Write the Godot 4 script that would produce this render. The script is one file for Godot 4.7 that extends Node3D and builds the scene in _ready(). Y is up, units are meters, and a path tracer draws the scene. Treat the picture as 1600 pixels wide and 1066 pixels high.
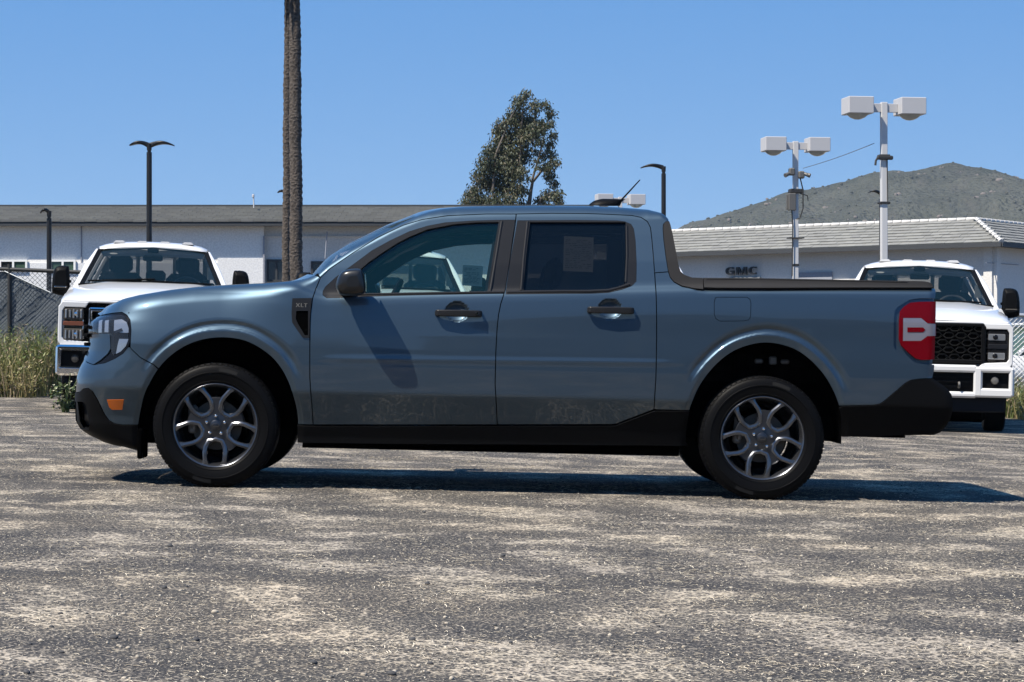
extends Node3D
# A blue pickup seen side-on in a worn asphalt lot, white pickups, low buildings, lamps, palms and a rocky hill behind.

var bv := PackedVector3Array()
var bn := PackedVector3Array()
var bu := PackedVector2Array()
var bc := PackedColorArray()
var bi := PackedInt32Array()
var M := {}
var used_names := {}
var rng := RandomNumberGenerator.new()

# ---------- side-view outlines of the blue pickup, metres from the front axle and the ground ----------
const T := {
	"top": [-0.728, 0.958, -0.710, 0.968, -0.682, 1.000, -0.628, 1.025, -0.574, 1.050, -0.484, 1.074, -0.321, 1.105, -0.140, 1.130, 0.042, 1.145, 0.260, 1.160, 0.388, 1.174, 0.460, 1.186, 0.514, 1.204, 0.540, 1.218, 0.608, 1.278, 0.737, 1.369, 0.841, 1.428, 0.946, 1.491, 1.054, 1.547, 1.108, 1.576, 1.170, 1.599, 1.242, 1.617, 1.341, 1.630, 1.564, 1.641, 1.783, 1.648, 2.069, 1.653, 2.260, 1.650, 2.414, 1.641, 2.492, 1.620, 2.522, 1.597, 2.541, 1.566, 2.557, 1.515, 2.577, 1.413, 2.598, 1.322, 2.610, 1.282, 2.637, 1.231, 2.685, 1.194, 2.741, 1.187, 3.115, 1.196, 3.593, 1.209, 3.998, 1.220, 4.061, 1.222],
	"seam": [0.543, 0.366, 0.536, 0.490, 0.524, 0.634, 0.518, 0.891, 0.518, 0.992, 0.528, 1.079, 0.541, 1.130, 0.565, 1.196, 0.615, 1.248, 0.737, 1.339, 0.878, 1.435, 1.020, 1.509, 1.128, 1.545, 1.273, 1.571, 1.492, 1.586, 1.661, 1.590, 1.856, 1.599, 2.076, 1.603, 2.207, 1.601, 2.321, 1.598, 2.372, 1.588, 2.408, 1.565, 2.426, 1.530, 2.433, 1.467, 2.441, 1.373, 2.449, 1.270, 2.454, 1.188, 2.459, 1.068, 2.463, 0.917, 2.464, 0.683, 2.460, 0.565, 2.460, 0.499],
	"bseam": [1.661, 1.590, 1.656, 1.525, 1.628, 1.316, 1.604, 1.142, 1.583, 1.072, 1.572, 1.010, 1.566, 0.935, 1.562, 0.807, 1.562, 0.626, 1.581, 0.391],
	"dlo_front": [0.581, 1.098, 0.581, 1.120, 0.594, 1.146, 0.621, 1.172, 0.649, 1.200, 0.722, 1.258, 0.785, 1.308, 0.848, 1.359, 0.951, 1.420, 1.058, 1.475, 1.159, 1.509, 1.260, 1.531, 1.412, 1.545, 1.583, 1.554, 1.656, 1.556, 1.628, 1.316, 1.603, 1.131, 1.070, 1.107, 0.812, 1.093, 0.666, 1.082, 0.605, 1.080],
	"glass_front": [0.777, 1.238, 0.829, 1.288, 0.903, 1.344, 0.988, 1.403, 1.059, 1.443, 1.159, 1.488, 1.311, 1.522, 1.438, 1.535, 1.562, 1.540, 1.533, 1.341, 1.505, 1.139, 1.142, 1.123, 0.822, 1.108, 0.801, 1.180],
	"dlo_rear": [1.669, 1.553, 2.003, 1.563, 2.240, 1.566, 2.280, 1.562, 2.316, 1.547, 2.331, 1.521, 2.341, 1.450, 2.347, 1.319, 2.346, 1.219, 2.320, 1.191, 2.259, 1.167, 2.187, 1.149, 2.097, 1.142, 1.934, 1.137, 1.608, 1.126, 1.631, 1.316],
	"glass_rear": [1.740, 1.544, 2.284, 1.557, 2.289, 1.364, 2.284, 1.203, 2.241, 1.185, 2.187, 1.171, 2.078, 1.163, 1.934, 1.159, 1.708, 1.151, 1.721, 1.349],
	"door_bottom_rear": [1.581, 0.391, 2.223, 0.408, 2.255, 0.412, 2.284, 0.426, 2.460, 0.499],
	"fascia_seam": [-0.486, 0.778, -0.471, 0.762, -0.425, 0.722, -0.349, 0.684],
	"lamp": [-0.737, 0.953, -0.665, 0.962, -0.597, 0.970, -0.549, 0.974, -0.518, 0.960, -0.495, 0.932, -0.485, 0.878, -0.485, 0.824, -0.497, 0.781, -0.526, 0.744, -0.572, 0.715, -0.633, 0.688, -0.707, 0.675, -0.763, 0.687, -0.793, 0.723, -0.772, 0.764, -0.779, 0.819, -0.805, 0.864, -0.798, 0.912],
	"lamp_lens": [-0.736, 0.948, -0.665, 0.953, -0.596, 0.957, -0.549, 0.961, -0.526, 0.951, -0.506, 0.924, -0.498, 0.878, -0.498, 0.824, -0.512, 0.784, -0.542, 0.753, -0.589, 0.730, -0.606, 0.768, -0.613, 0.847, -0.731, 0.849, -0.754, 0.911],
	"lamp_block": [-0.734, 0.845, -0.625, 0.852, -0.608, 0.843, -0.602, 0.768, -0.618, 0.739, -0.664, 0.701, -0.707, 0.676, -0.791, 0.697, -0.812, 0.715, -0.763, 0.750, -0.744, 0.801],
	"fascia_top": [-0.812, 0.715, -0.834, 0.677, -0.855, 0.640, -0.863, 0.595, -0.864, 0.535],
	"cladding_top": [-0.865, 0.509, -0.809, 0.514, -0.773, 0.536, -0.738, 0.540, -0.710, 0.525, -0.678, 0.476, -0.637, 0.394, -0.613, 0.362, -0.581, 0.345, -0.539, 0.339, -0.448, 0.341],
	"cladding_low": [-0.447, 0.190, -0.482, 0.198, -0.539, 0.215, -0.619, 0.217, -0.666, 0.223, -0.709, 0.251, -0.792, 0.273, -0.837, 0.295, -0.866, 0.318, -0.870, 0.408],
	"clad_recess": [-0.864, 0.457, -0.777, 0.461, -0.759, 0.448, -0.735, 0.336, -0.747, 0.305, -0.833, 0.300, -0.859, 0.318],
	"marker": [-0.618, 0.480, -0.519, 0.484, -0.530, 0.427, -0.590, 0.425, -0.606, 0.439],
	"vent": [0.415, 1.074, 0.523, 1.078, 0.515, 0.956, 0.517, 0.854, 0.479, 0.856, 0.453, 0.890, 0.418, 0.939, 0.413, 0.989],
	"vent_hole": [0.439, 1.004, 0.505, 1.006, 0.509, 0.870, 0.490, 0.869, 0.450, 0.933, 0.437, 0.961],
	"fuel": [2.790, 1.135, 2.805, 1.139, 2.968, 1.143, 2.984, 1.132, 2.990, 1.110, 2.989, 1.034, 2.978, 1.016, 2.951, 1.010, 2.818, 1.005, 2.794, 1.019, 2.785, 1.044, 2.784, 1.109],
	"tail_recess": [4.035, 1.160, 3.941, 1.158, 3.888, 1.149, 3.821, 1.107, 3.805, 1.087, 3.800, 1.036, 3.801, 0.892, 3.812, 0.870, 3.845, 0.844, 3.922, 0.801, 3.973, 0.793, 4.031, 0.791],
	"tail": [4.034, 1.145, 3.940, 1.141, 3.889, 1.135, 3.858, 1.115, 3.834, 1.086, 3.829, 1.037, 3.830, 0.925, 3.843, 0.891, 3.878, 0.858, 3.925, 0.821, 3.958, 0.814, 4.030, 0.818],
	"tail_white": [3.849, 1.048, 3.951, 1.050, 3.988, 1.021, 4.035, 1.020, 4.036, 0.951, 3.989, 0.949, 3.953, 0.921, 3.850, 0.918],
	"tail_slot": [3.874, 0.995, 3.963, 0.997, 3.976, 0.984, 3.963, 0.971, 3.875, 0.968],
	"rear_low": [3.524, 0.545, 3.697, 0.553, 3.729, 0.560, 3.758, 0.581, 3.870, 0.681, 3.899, 0.698, 3.942, 0.706, 4.021, 0.712],
	"rear_edge": [4.038, 0.791, 4.035, 0.753, 4.025, 0.712],
	"bumper_edge": [4.032, 0.703, 4.069, 0.680, 4.110, 0.651, 4.132, 0.622, 4.141, 0.590, 4.143, 0.540, 4.138, 0.496, 4.121, 0.451, 4.090, 0.410, 4.052, 0.394],
	"bumper_low": [4.052, 0.394, 3.839, 0.384, 3.542, 0.369],
	"rocker_low": [0.457, 0.262, 1.089, 0.270, 1.667, 0.281, 2.392, 0.293, 2.671, 0.296],
	"fin_inner": [2.533, 1.568, 2.514, 1.566, 2.499, 1.551, 2.497, 1.524, 2.501, 1.462, 2.513, 1.362, 2.527, 1.278, 2.538, 1.245, 2.559, 1.220, 2.603, 1.196, 2.668, 1.183, 2.722, 1.180],
	"fin_outer": [2.533, 1.568, 2.540, 1.548, 2.552, 1.496, 2.568, 1.408, 2.585, 1.316, 2.596, 1.281, 2.618, 1.262, 2.661, 1.248, 2.723, 1.247],
	"cap_top": [2.723, 1.247, 3.093, 1.253, 3.566, 1.256, 3.966, 1.258, 3.999, 1.254, 4.017, 1.245, 4.027, 1.216],
	"handle_f": [1.216, 1.027, 1.479, 0.990],
	"handle_r": [2.069, 1.064, 2.335, 1.029],
	"mirror": [0.681, 1.214, 0.719, 1.237, 0.783, 1.245, 0.805, 1.232, 0.820, 1.189, 0.828, 1.140, 0.818, 1.108, 0.772, 1.097, 0.694, 1.097, 0.672, 1.118, 0.661, 1.153],
}

# ---------- mesh building ----------
func begin() -> void:
	bv = PackedVector3Array(); bn = PackedVector3Array(); bu = PackedVector2Array(); bc = PackedColorArray(); bi = PackedInt32Array()

func vert(p: Vector3, n: Vector3, uv := Vector2.ZERO, c := Color.WHITE) -> int:
	bv.append(p); bn.append(n); bu.append(uv); bc.append(c)
	return bv.size() - 1

func commit() -> ArrayMesh:
	# every triangle is turned so that its front (clockwise) side agrees with its normals
	for k in range(0, bi.size(), 3):
		var a := bi[k]
		var b := bi[k + 1]
		var c := bi[k + 2]
		var g := (bv[c] - bv[a]).cross(bv[b] - bv[a])
		if g.dot(bn[a] + bn[b] + bn[c]) < 0.0:
			bi[k + 1] = c
			bi[k + 2] = b
	var arr := []
	arr.resize(Mesh.ARRAY_MAX)
	arr[Mesh.ARRAY_VERTEX] = bv
	arr[Mesh.ARRAY_NORMAL] = bn
	arr[Mesh.ARRAY_TEX_UV] = bu
	arr[Mesh.ARRAY_COLOR] = bc
	arr[Mesh.ARRAY_INDEX] = bi
	var m := ArrayMesh.new()
	if bi.size() > 0:
		m.add_surface_from_arrays(Mesh.PRIMITIVE_TRIANGLES, arr)
	return m

func quad(a: Vector3, b: Vector3, c: Vector3, d: Vector3, out := Vector3.ZERO, col := Color.WHITE) -> void:
	var n := (c - a).cross(b - d).normalized()
	if n == Vector3.ZERO:
		return
	if out != Vector3.ZERO and n.dot(out) < 0.0:
		n = -n
	var i := vert(a, n, Vector2(0, 0), col)
	vert(b, n, Vector2(1, 0), col); vert(c, n, Vector2(1, 1), col); vert(d, n, Vector2(0, 1), col)
	bi.append_array([i, i + 1, i + 2, i, i + 2, i + 3])

func tri3(a: Vector3, b: Vector3, c: Vector3, out: Vector3, col := Color.WHITE) -> void:
	var n := (b - a).cross(c - a).normalized()
	if n == Vector3.ZERO:
		return
	if n.dot(out) < 0.0:
		n = -n
	var i := vert(a, n, Vector2.ZERO, col)
	vert(b, n, Vector2.ZERO, col); vert(c, n, Vector2.ZERO, col)
	bi.append_array([i, i + 1, i + 2])

func box(c: Vector3, s: Vector3, bev := 0.0, basis := Basis(), col := Color.WHITE) -> void:
	# a box with chamfered edges
	var h := s * 0.5
	var b := minf(bev, minf(h.x, minf(h.y, h.z)) * 0.95)
	for ax in 3:
		var u := (ax + 1) % 3
		var w := (ax + 2) % 3
		for sg: float in [-1.0, 1.0]:
			var q := []
			for k in [[-1.0, -1.0], [1.0, -1.0], [1.0, 1.0], [-1.0, 1.0]]:
				var p := Vector3.ZERO
				p[ax] = sg * h[ax]
				p[u] = k[0] * (h[u] - b)
				p[w] = k[1] * (h[w] - b)
				q.append(c + basis * p)
			var o := Vector3.ZERO
			o[ax] = sg
			quad(q[0], q[1], q[2], q[3], basis * o, col)
	if b <= 0.0:
		return
	for ax in 3:
		var u := (ax + 1) % 3
		var w := (ax + 2) % 3
		for su: float in [-1.0, 1.0]:
			for sw: float in [-1.0, 1.0]:
				var q := []
				for k in [[-1.0, 0], [1.0, 0], [1.0, 1], [-1.0, 1]]:
					var p := Vector3.ZERO
					p[ax] = k[0] * (h[ax] - b)
					p[u] = su * (h[u] - (b if k[1] == 0 else 0.0))
					p[w] = sw * (h[w] - (0.0 if k[1] == 0 else b))
					q.append(c + basis * p)
				var o := Vector3.ZERO
				o[u] = su
				o[w] = sw
				quad(q[0], q[1], q[2], q[3], basis * o, col)
	for sx: float in [-1.0, 1.0]:
		for sy: float in [-1.0, 1.0]:
			for sz: float in [-1.0, 1.0]:
				var sg := Vector3(sx, sy, sz)
				var p := []
				for ax in 3:
					var v := sg * (h - Vector3(b, b, b))
					v[ax] = sg[ax] * h[ax]
					p.append(c + basis * v)
				tri3(p[0], p[1], p[2], basis * sg, col)

func bar(a: Vector3, b: Vector3, w: float, h: float, bev := 0.0, up := Vector3.UP) -> void:
	# a straight box from a to b, w across and h along «up»
	var d := (b - a).normalized()
	if absf(d.dot(up)) > 0.95:
		up = Vector3.RIGHT if absf(d.x) < 0.7 else Vector3.BACK
	var r := d.cross(up).normalized()
	var u := r.cross(d).normalized()
	box((a + b) * 0.5, Vector3(w, h, a.distance_to(b)), bev, Basis(r, u, -d))

func loft(rings: Array, closed := true, cap := true, flat_ends := true, col := Color.WHITE, mids: Array = []) -> void:
	# skin through rings of equally many points, smooth
	var n: int = rings[0].size()
	var start := bv.size()
	var tmp_i := PackedInt32Array()
	for r in rings.size():
		for k in n:
			vert(rings[r][k], Vector3.ZERO, Vector2(float(k) / n, float(r) / maxi(1, rings.size() - 1)), col)
	var last := n if closed else n - 1
	for r in rings.size() - 1:
		for k in last:
			var a := start + r * n + k
			var b := start + r * n + (k + 1) % n
			tmp_i.append_array([a, b, b + n, a, b + n, a + n])
	var acc := PackedVector3Array()
	acc.resize(bv.size() - start)
	for k in range(0, tmp_i.size(), 3):
		var a := tmp_i[k]
		var b := tmp_i[k + 1]
		var c := tmp_i[k + 2]
		var g := (bv[b] - bv[a]).cross(bv[c] - bv[a])
		acc[a - start] += g
		acc[b - start] += g
		acc[c - start] += g
	var total := 0.0
	for r in rings.size():
		var mid := Vector3.ZERO
		for k in n:
			mid += rings[r][k]
		mid /= n
		if not mids.is_empty():
			mid = mids[r]
		for k in n:
			total += acc[r * n + k].dot(rings[r][k] - mid)
	var sg := -1.0 if total < 0.0 else 1.0
	for k in acc.size():
		bn[start + k] = (acc[k] * sg).normalized()
	bi.append_array(tmp_i)
	if cap and closed:
		for e in [0, rings.size() - 1]:
			var mid := Vector3.ZERO
			for p in rings[e]:
				mid += p
			mid /= n
			var other: Vector3 = rings[1][0] if e == 0 else rings[e - 1][0]
			var out: Vector3 = rings[e][0] - other
			for k in n:
				tri3(mid, rings[e][k], rings[e][(k + 1) % n], out, col)

func tube(pts: Array, rad: Variant, sides := 8, cap := true, col := Color.WHITE) -> void:
	var rings := []
	var prev := Vector3.ZERO
	for k in pts.size():
		var d: Vector3 = (pts[mini(k + 1, pts.size() - 1)] - pts[maxi(k - 1, 0)]).normalized()
		var side := prev - d * prev.dot(d)
		if side.length() < 0.01:
			side = d.cross(Vector3.UP if absf(d.y) < 0.9 else Vector3.RIGHT)
		side = side.normalized()
		prev = side
		var up := side.cross(d)
		var r: float = rad[k] if rad is Array else rad
		var ring := PackedVector3Array()
		for s in sides:
			var a := TAU * s / sides
			ring.append(pts[k] + (side * cos(a) + up * sin(a)) * r)
		rings.append(ring)
	loft(rings, true, cap, true, col)

func lathe(prof: PackedVector2Array, xf: Transform3D, segs := 48, a0 := 0.0, a1 := TAU) -> void:
	# profile of (radius, height) turned round the local y axis; corners sharper than 35 degrees stay sharp
	for k in prof.size() - 1:
		var p := prof[k]
		var q := prof[k + 1]
		var d := (q - p).normalized()
		var n0 := Vector2(d.y, -d.x)
		var na := n0
		var nb := n0
		if k > 0:
			var e := (p - prof[k - 1]).normalized()
			if e.dot(d) > 0.82:
				na = (n0 + Vector2(e.y, -e.x)).normalized()
		if k < prof.size() - 2:
			var e := (prof[k + 2] - q).normalized()
			if e.dot(d) > 0.82:
				nb = (n0 + Vector2(e.y, -e.x)).normalized()
		var start := bv.size()
		for s in segs + 1:
			var a := a0 + (a1 - a0) * s / segs
			var c := cos(a)
			var sn := sin(a)
			vert(xf * Vector3(p.x * c, p.y, p.x * sn), xf.basis * Vector3(na.x * c, na.y, na.x * sn), Vector2(float(s) / segs, 0))
			vert(xf * Vector3(q.x * c, q.y, q.x * sn), xf.basis * Vector3(nb.x * c, nb.y, nb.x * sn), Vector2(float(s) / segs, 1))
		for s in segs:
			var i := start + s * 2
			bi.append_array([i, i + 1, i + 3, i, i + 3, i + 2])

func prism(poly: PackedVector2Array, z0: float, z1: float, xf := Transform3D(), bev := 0.0, back := true, col := Color.WHITE) -> void:
	# polygon pulled from z0 to z1 (the front), its front edge chamfered
	var out := poly
	if Geometry2D.is_polygon_clockwise(out):
		out = out.duplicate()
		out.reverse()
	var inner := out
	var sgn := signf(z1 - z0)
	if bev > 0.0:
		var got := Geometry2D.offset_polygon(out, -bev, Geometry2D.JOIN_MITER)
		if got.size() == 1 and got[0].size() == out.size():
			# line the inset points up with the outer ones
			var best := 0
			for k in got[0].size():
				if got[0][k].distance_to(out[0]) < got[0][best].distance_to(out[0]):
					best = k
			inner = PackedVector2Array()
			for k in out.size():
				inner.append(got[0][(best + k) % out.size()])
		else:
			bev = 0.0
	var fz := xf.basis.z * sgn
	var t := Geometry2D.triangulate_polygon(inner)
	var st := bv.size()
	for p in inner:
		vert(xf * Vector3(p.x, p.y, z1), fz, p, col)
	for k in t:
		bi.append(st + k)
	if back:
		t = Geometry2D.triangulate_polygon(out)
		st = bv.size()
		for p in out:
			vert(xf * Vector3(p.x, p.y, z0), -fz, p, col)
		for k in t:
			bi.append(st + k)
	for k in out.size():
		var k2 := (k + 1) % out.size()
		var p := out[k]
		var q := out[k2]
		var o := xf.basis * Vector3(q.y - p.y, p.x - q.x, 0)
		var zb := z1 - sgn * bev
		quad(xf * Vector3(p.x, p.y, z0), xf * Vector3(q.x, q.y, z0), xf * Vector3(q.x, q.y, zb), xf * Vector3(p.x, p.y, zb), o, col)
		if bev > 0.0:
			quad(xf * Vector3(p.x, p.y, zb), xf * Vector3(q.x, q.y, zb), xf * Vector3(inner[k2].x, inner[k2].y, z1), xf * Vector3(inner[k].x, inner[k].y, z1), o + fz * o.length(), col)

func ngon(n: int, r: float, ry := -1.0, turn := 0.0) -> PackedVector2Array:
	var p := PackedVector2Array()
	for k in n:
		var a := TAU * k / n + turn
		p.append(Vector2(cos(a) * r, sin(a) * (r if ry < 0.0 else ry)))
	return p

func rrect(w: float, h: float, r: float, c := Vector2.ZERO, n := 4) -> PackedVector2Array:
	var p := PackedVector2Array()
	for q in 4:
		var cc := Vector2((w * 0.5 - r) * (1 if q in [0, 3] else -1), (h * 0.5 - r) * (1 if q < 2 else -1))
		for k in n + 1:
			var a := PI * 0.5 * (q + float(k) / n)
			p.append(c + cc + Vector2(cos(a), sin(a)) * r)
	return p

# ---------- nodes ----------
func numbered(called: String) -> String:
	var n: int = used_names.get(called, 0)
	used_names[called] = n + 1
	return called if n == 0 else "%s_%03d" % [called, n]

func thing(called: String, label: String, category: String, xf := Transform3D(), group := "") -> Node3D:
	var o := Node3D.new()
	o.name = numbered(called)
	add_child(o, true)
	o.transform = xf
	tag(o, label, category, group)
	return o

func tag(o: Node, label: String, category: String, group := "") -> void:
	o.set_meta("label", label)
	o.set_meta("category", category)
	if group != "":
		o.set_meta("group", group)

func part(called: String, mesh: Mesh, mat: Material, parent: Node, xf := Transform3D()) -> MeshInstance3D:
	var o := MeshInstance3D.new()
	var n := 0
	var s := called
	while parent.has_node(NodePath(s)):
		n += 1
		s = "%s_%03d" % [called, n]
	o.name = s
	o.mesh = mesh
	o.material_override = mat
	o.transform = xf
	parent.add_child(o, true)
	return o

func done(called: String, mat: Material, parent: Node, xf := Transform3D()) -> MeshInstance3D:
	return part(called, commit(), mat, parent, xf)

func group_part(called: String, parent: Node, xf := Transform3D()) -> Node3D:
	var o := Node3D.new()
	var n := 0
	var s := called
	while parent.has_node(NodePath(s)):
		n += 1
		s = "%s_%03d" % [called, n]
	o.name = s
	parent.add_child(o, true)
	o.transform = xf
	return o

func structure(o: Node) -> void:
	o.set_meta("kind", "structure")

func stuff(o: Node) -> void:
	o.set_meta("kind", "stuff")

# ---------- materials ----------
func mat(called: String, lin: Color, rough: float, metal := 0.0, coat := 0.0) -> StandardMaterial3D:
	var m := StandardMaterial3D.new()
	m.resource_name = called
	m.albedo_color = lin.linear_to_srgb()
	m.roughness = rough
	m.metallic = metal
	if coat > 0.0:
		m.clearcoat_enabled = true
		m.clearcoat = coat
		m.clearcoat_roughness = 0.03
	M[called] = m
	return m

func tinted(called: String, rough: float) -> StandardMaterial3D:
	# base colour from the vertices (linear values)
	var m := mat(called, Color(1, 1, 1), rough)
	m.vertex_color_use_as_albedo = true
	return m

func noise_image(size: int, kind: int, freq: float, sd: int, octaves := 3) -> Image:
	var f := FastNoiseLite.new()
	f.noise_type = kind
	f.frequency = freq
	f.seed = sd
	f.fractal_octaves = octaves
	if kind == FastNoiseLite.TYPE_CELLULAR:
		f.fractal_type = FastNoiseLite.FRACTAL_NONE
		f.cellular_return_type = FastNoiseLite.RETURN_DISTANCE
	var im := f.get_seamless_image(size, size)
	im.convert(Image.FORMAT_L8)
	return im

func ramp_texture(im: Image, stops: Array) -> ImageTexture:
	# grey picture -> colours; stops are [value, linear colour]
	var lut := PackedByteArray()
	for v in 256:
		var x := v / 255.0
		var c: Color = stops[0][1]
		for k in stops.size() - 1:
			if x >= stops[k][0]:
				c = stops[k][1].lerp(stops[k + 1][1], clampf((x - stops[k][0]) / maxf(1e-4, stops[k + 1][0] - stops[k][0]), 0, 1))
		c = c.linear_to_srgb()
		lut.append_array([int(clampf(c.r, 0, 1) * 255), int(clampf(c.g, 0, 1) * 255), int(clampf(c.b, 0, 1) * 255)])
	var src := im.get_data()
	var dst := PackedByteArray()
	dst.resize(src.size() * 3)
	for k in src.size():
		var j := src[k] * 3
		dst[k * 3] = lut[j]
		dst[k * 3 + 1] = lut[j + 1]
		dst[k * 3 + 2] = lut[j + 2]
	return ImageTexture.create_from_image(Image.create_from_data(im.get_width(), im.get_height(), false, Image.FORMAT_RGB8, dst))

func triplanar(m: StandardMaterial3D, tex: Texture2D, per_metre: float, bump: Texture2D = null, cm := 0.0) -> void:
	m.albedo_texture = tex
	m.albedo_color = Color.WHITE
	m.uv1_triplanar = true
	m.uv1_world_triplanar = true
	m.uv1_scale = Vector3.ONE * per_metre
	if bump:
		m.heightmap_enabled = true
		m.heightmap_texture = bump
		m.heightmap_scale = cm

func _ready() -> void:
	rng.seed = 20240611
	# --- camera ---
	var cam := Camera3D.new()
	cam.name = "camera"
	add_child(cam)
	cam.position = Vector3(0, 0.8, 0)
	cam.rotation = Vector3(deg_to_rad(0.2865), 0, 0)
	cam.fov = 17.819
	cam.near = 0.1
	cam.far = 6000.0
	cam.current = true
	# --- sky ---
	var we := WorldEnvironment.new()
	we.name = "world_environment"
	var env := Environment.new()
	env.background_mode = Environment.BG_SKY
	var sky := Sky.new()
	var sm := ProceduralSkyMaterial.new()
	sm.sky_top_color = Color(0.034, 0.155, 0.405).linear_to_srgb()
	sm.sky_horizon_color = Color(0.225, 0.362, 0.53).linear_to_srgb()
	sm.sky_curve = 0.085
	sm.sky_energy_multiplier = 1.0
	sm.ground_bottom_color = Color(0.30, 0.28, 0.25)
	sm.ground_horizon_color = Color(0.45, 0.45, 0.44)
	sm.sun_angle_max = 12.0
	sm.sun_curve = 0.12
	sky.sky_material = sm
	env.sky = sky
	env.tonemap_mode = Environment.TONE_MAPPER_LINEAR
	env.tonemap_exposure = 1.7
	env.sdfgi_enabled = true
	env.ssao_enabled = true
	env.ssil_enabled = true
	# a little haze: the hill, over a kilometre away, pales
	env.fog_enabled = true
	env.fog_density = 0.0001
	env.fog_light_color = Color(0.70, 0.77, 0.84)
	we.environment = env
	add_child(we)
	# --- sun, high on the left behind the camera ---
	var sun := DirectionalLight3D.new()
	sun.name = "sun"
	sun.light_energy = 1.6
	sun.light_color = Color(1.0, 0.965, 0.91)
	sun.light_angular_distance = 0.5
	sun.shadow_enabled = true
	sun.basis = Basis.looking_at(Vector3(1.3, -2.4, -1.0), Vector3.UP)
	add_child(sun)

	make_materials()
	make_ground()
	make_hill()
	make_buildings()
	make_blue_pickup()
	make_white_pickups()
	make_poles()
	make_palms()
	make_tree()
	make_tree_belt()
	make_fences()
	make_weeds()
	make_debris()

func make_materials() -> void:
	mat("paint_blue", Color(0.053, 0.083, 0.113), 0.47, 0.88, 0.85)
	mat("paint_white", Color(0.58, 0.58, 0.575), 0.35, 0.0, 0.8)
	mat("black_plastic", Color(0.0035, 0.0036, 0.004), 0.5).metallic_specular = 0.2
	mat("black_gloss", Color(0.006, 0.006, 0.007), 0.18).metallic_specular = 0.35
	mat("cap_plastic", Color(0.020, 0.019, 0.019), 0.55).metallic_specular = 0.3
	mat("mirror_cap", Color(0.010, 0.010, 0.010), 0.28)
	mat("trim_satin", Color(0.012, 0.0115, 0.0115), 0.35).metallic_specular = 0.4
	mat("cavity", Color(0.0015, 0.0015, 0.0016), 0.95).metallic_specular = 0.0
	mat("cabin", Color(0.007, 0.0075, 0.009), 0.8).metallic_specular = 0.2
	mat("cabin_light", Color(0.10, 0.10, 0.10), 0.8)
	mat("rubber", Color(0.0032, 0.0032, 0.0035), 0.5).metallic_specular = 0.2
	mat("rubber_worn", Color(0.014, 0.014, 0.014), 0.7).metallic_specular = 0.2
	mat("rim_grey", Color(0.105, 0.110, 0.122), 0.25, 0.85, 0.6)
	mat("rim_dark", Color(0.034, 0.037, 0.044), 0.32, 0.7, 0.4)
	mat("steel", Color(0.062, 0.057, 0.050), 0.6, 0.5)
	mat("steel_dull", Color(0.14, 0.135, 0.125), 0.6, 0.5)
	mat("chrome", Color(0.78, 0.78, 0.79), 0.06, 1.0)
	mat("reflector", Color(0.34, 0.35, 0.365), 0.16, 0.7)
	mat("amber", Color(0.40, 0.085, 0.004), 0.18, 0.0, 0.6)
	mat("lamp_red", Color(0.105, 0.0010, 0.004), 0.15, 0.0, 0.0).metallic_specular = 0.25
	mat("lamp_white", Color(0.20, 0.195, 0.23), 0.2, 0.3, 0.8)
	mat("brown_lens", Color(0.14, 0.05, 0.03), 0.2, 0.0, 0.6)
	var pp := mat("paper", Color(0.72, 0.73, 0.68), 0.8)
	pp.backlight_enabled = true
	pp.backlight = Color(0.85, 0.85, 0.8)
	mat("ink", Color(0.34, 0.36, 0.36), 0.8)
	mat("valance", Color(0.010, 0.011, 0.014), 0.6).metallic_specular = 0.2
	mat("red_dot", Color(0.45, 0.03, 0.03), 0.6)
	var g := mat("glass_green", Color(0.66, 0.90, 0.82), 0.0)
	g.refraction_enabled = true
	g.refraction_scale = 0.05
	g.albedo_color.a = 0.0
	g.transparency = BaseMaterial3D.TRANSPARENCY_ALPHA
	for r in [["glass_clear", Color(0.02, 0.03, 0.03, 0.12)], ["glass_dark", Color(0.003, 0.006, 0.011, 0.86)], ["glass_shade", Color(0.005, 0.012, 0.014, 0.55)], ["glass_tint", Color(0.005, 0.030, 0.027, 0.24)], ["lens_clear", Color(0.3, 0.3, 0.3, 0.04)]]:
		var p := mat(r[0], Color(r[1].r, r[1].g, r[1].b), 0.02)
		p.albedo_color.a = r[1].a
		if r[0] == "glass_shade" or r[0] == "glass_dark":
			p.metallic_specular = 0.3
		p.transparency = BaseMaterial3D.TRANSPARENCY_ALPHA
	mat("pole_bronze", Color(0.007, 0.0065, 0.0065), 0.45)
	mat("pole_white", Color(0.50, 0.50, 0.50), 0.5)
	mat("box_white", Color(0.42, 0.42, 0.43), 0.55)
	mat("glass_lens", Color(0.35, 0.37, 0.36), 0.1, 0.3)
	mat("wire_black", Color(0.02, 0.02, 0.02), 0.6)
	mat("galvanised", Color(0.42, 0.43, 0.44), 0.45, 0.6)
	mat("wire_mesh", Color(0.10, 0.115, 0.13), 0.6, 0.3)
	tinted("leafy", 0.6).backlight_enabled = true
	M.leafy.backlight = Color(0.25, 0.3, 0.1)
	tinted("stone_bits", 0.85)
	# walls with a faint stucco grain
	var grain := noise_image(512, FastNoiseLite.TYPE_SIMPLEX, 0.05, 11, 4)
	var grain_b := ImageTexture.create_from_image(grain)
	for r in [["stucco_grey", Color(0.60, 0.59, 0.565)], ["stucco_light", Color(0.76, 0.75, 0.72)], ["stucco_white", Color(0.66, 0.67, 0.68)], ["stucco_panel", Color(0.27, 0.285, 0.325)]]:
		var m := mat(r[0], r[1], 0.9)
		triplanar(m, ramp_texture(grain, [[0.0, r[1] * 0.86], [1.0, r[1] * 1.10]]), 0.5, grain_b, 0.3)
	mat("fascia", Color(0.035, 0.038, 0.042), 0.6)
	tinted("roof_tile", 0.85)
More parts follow.
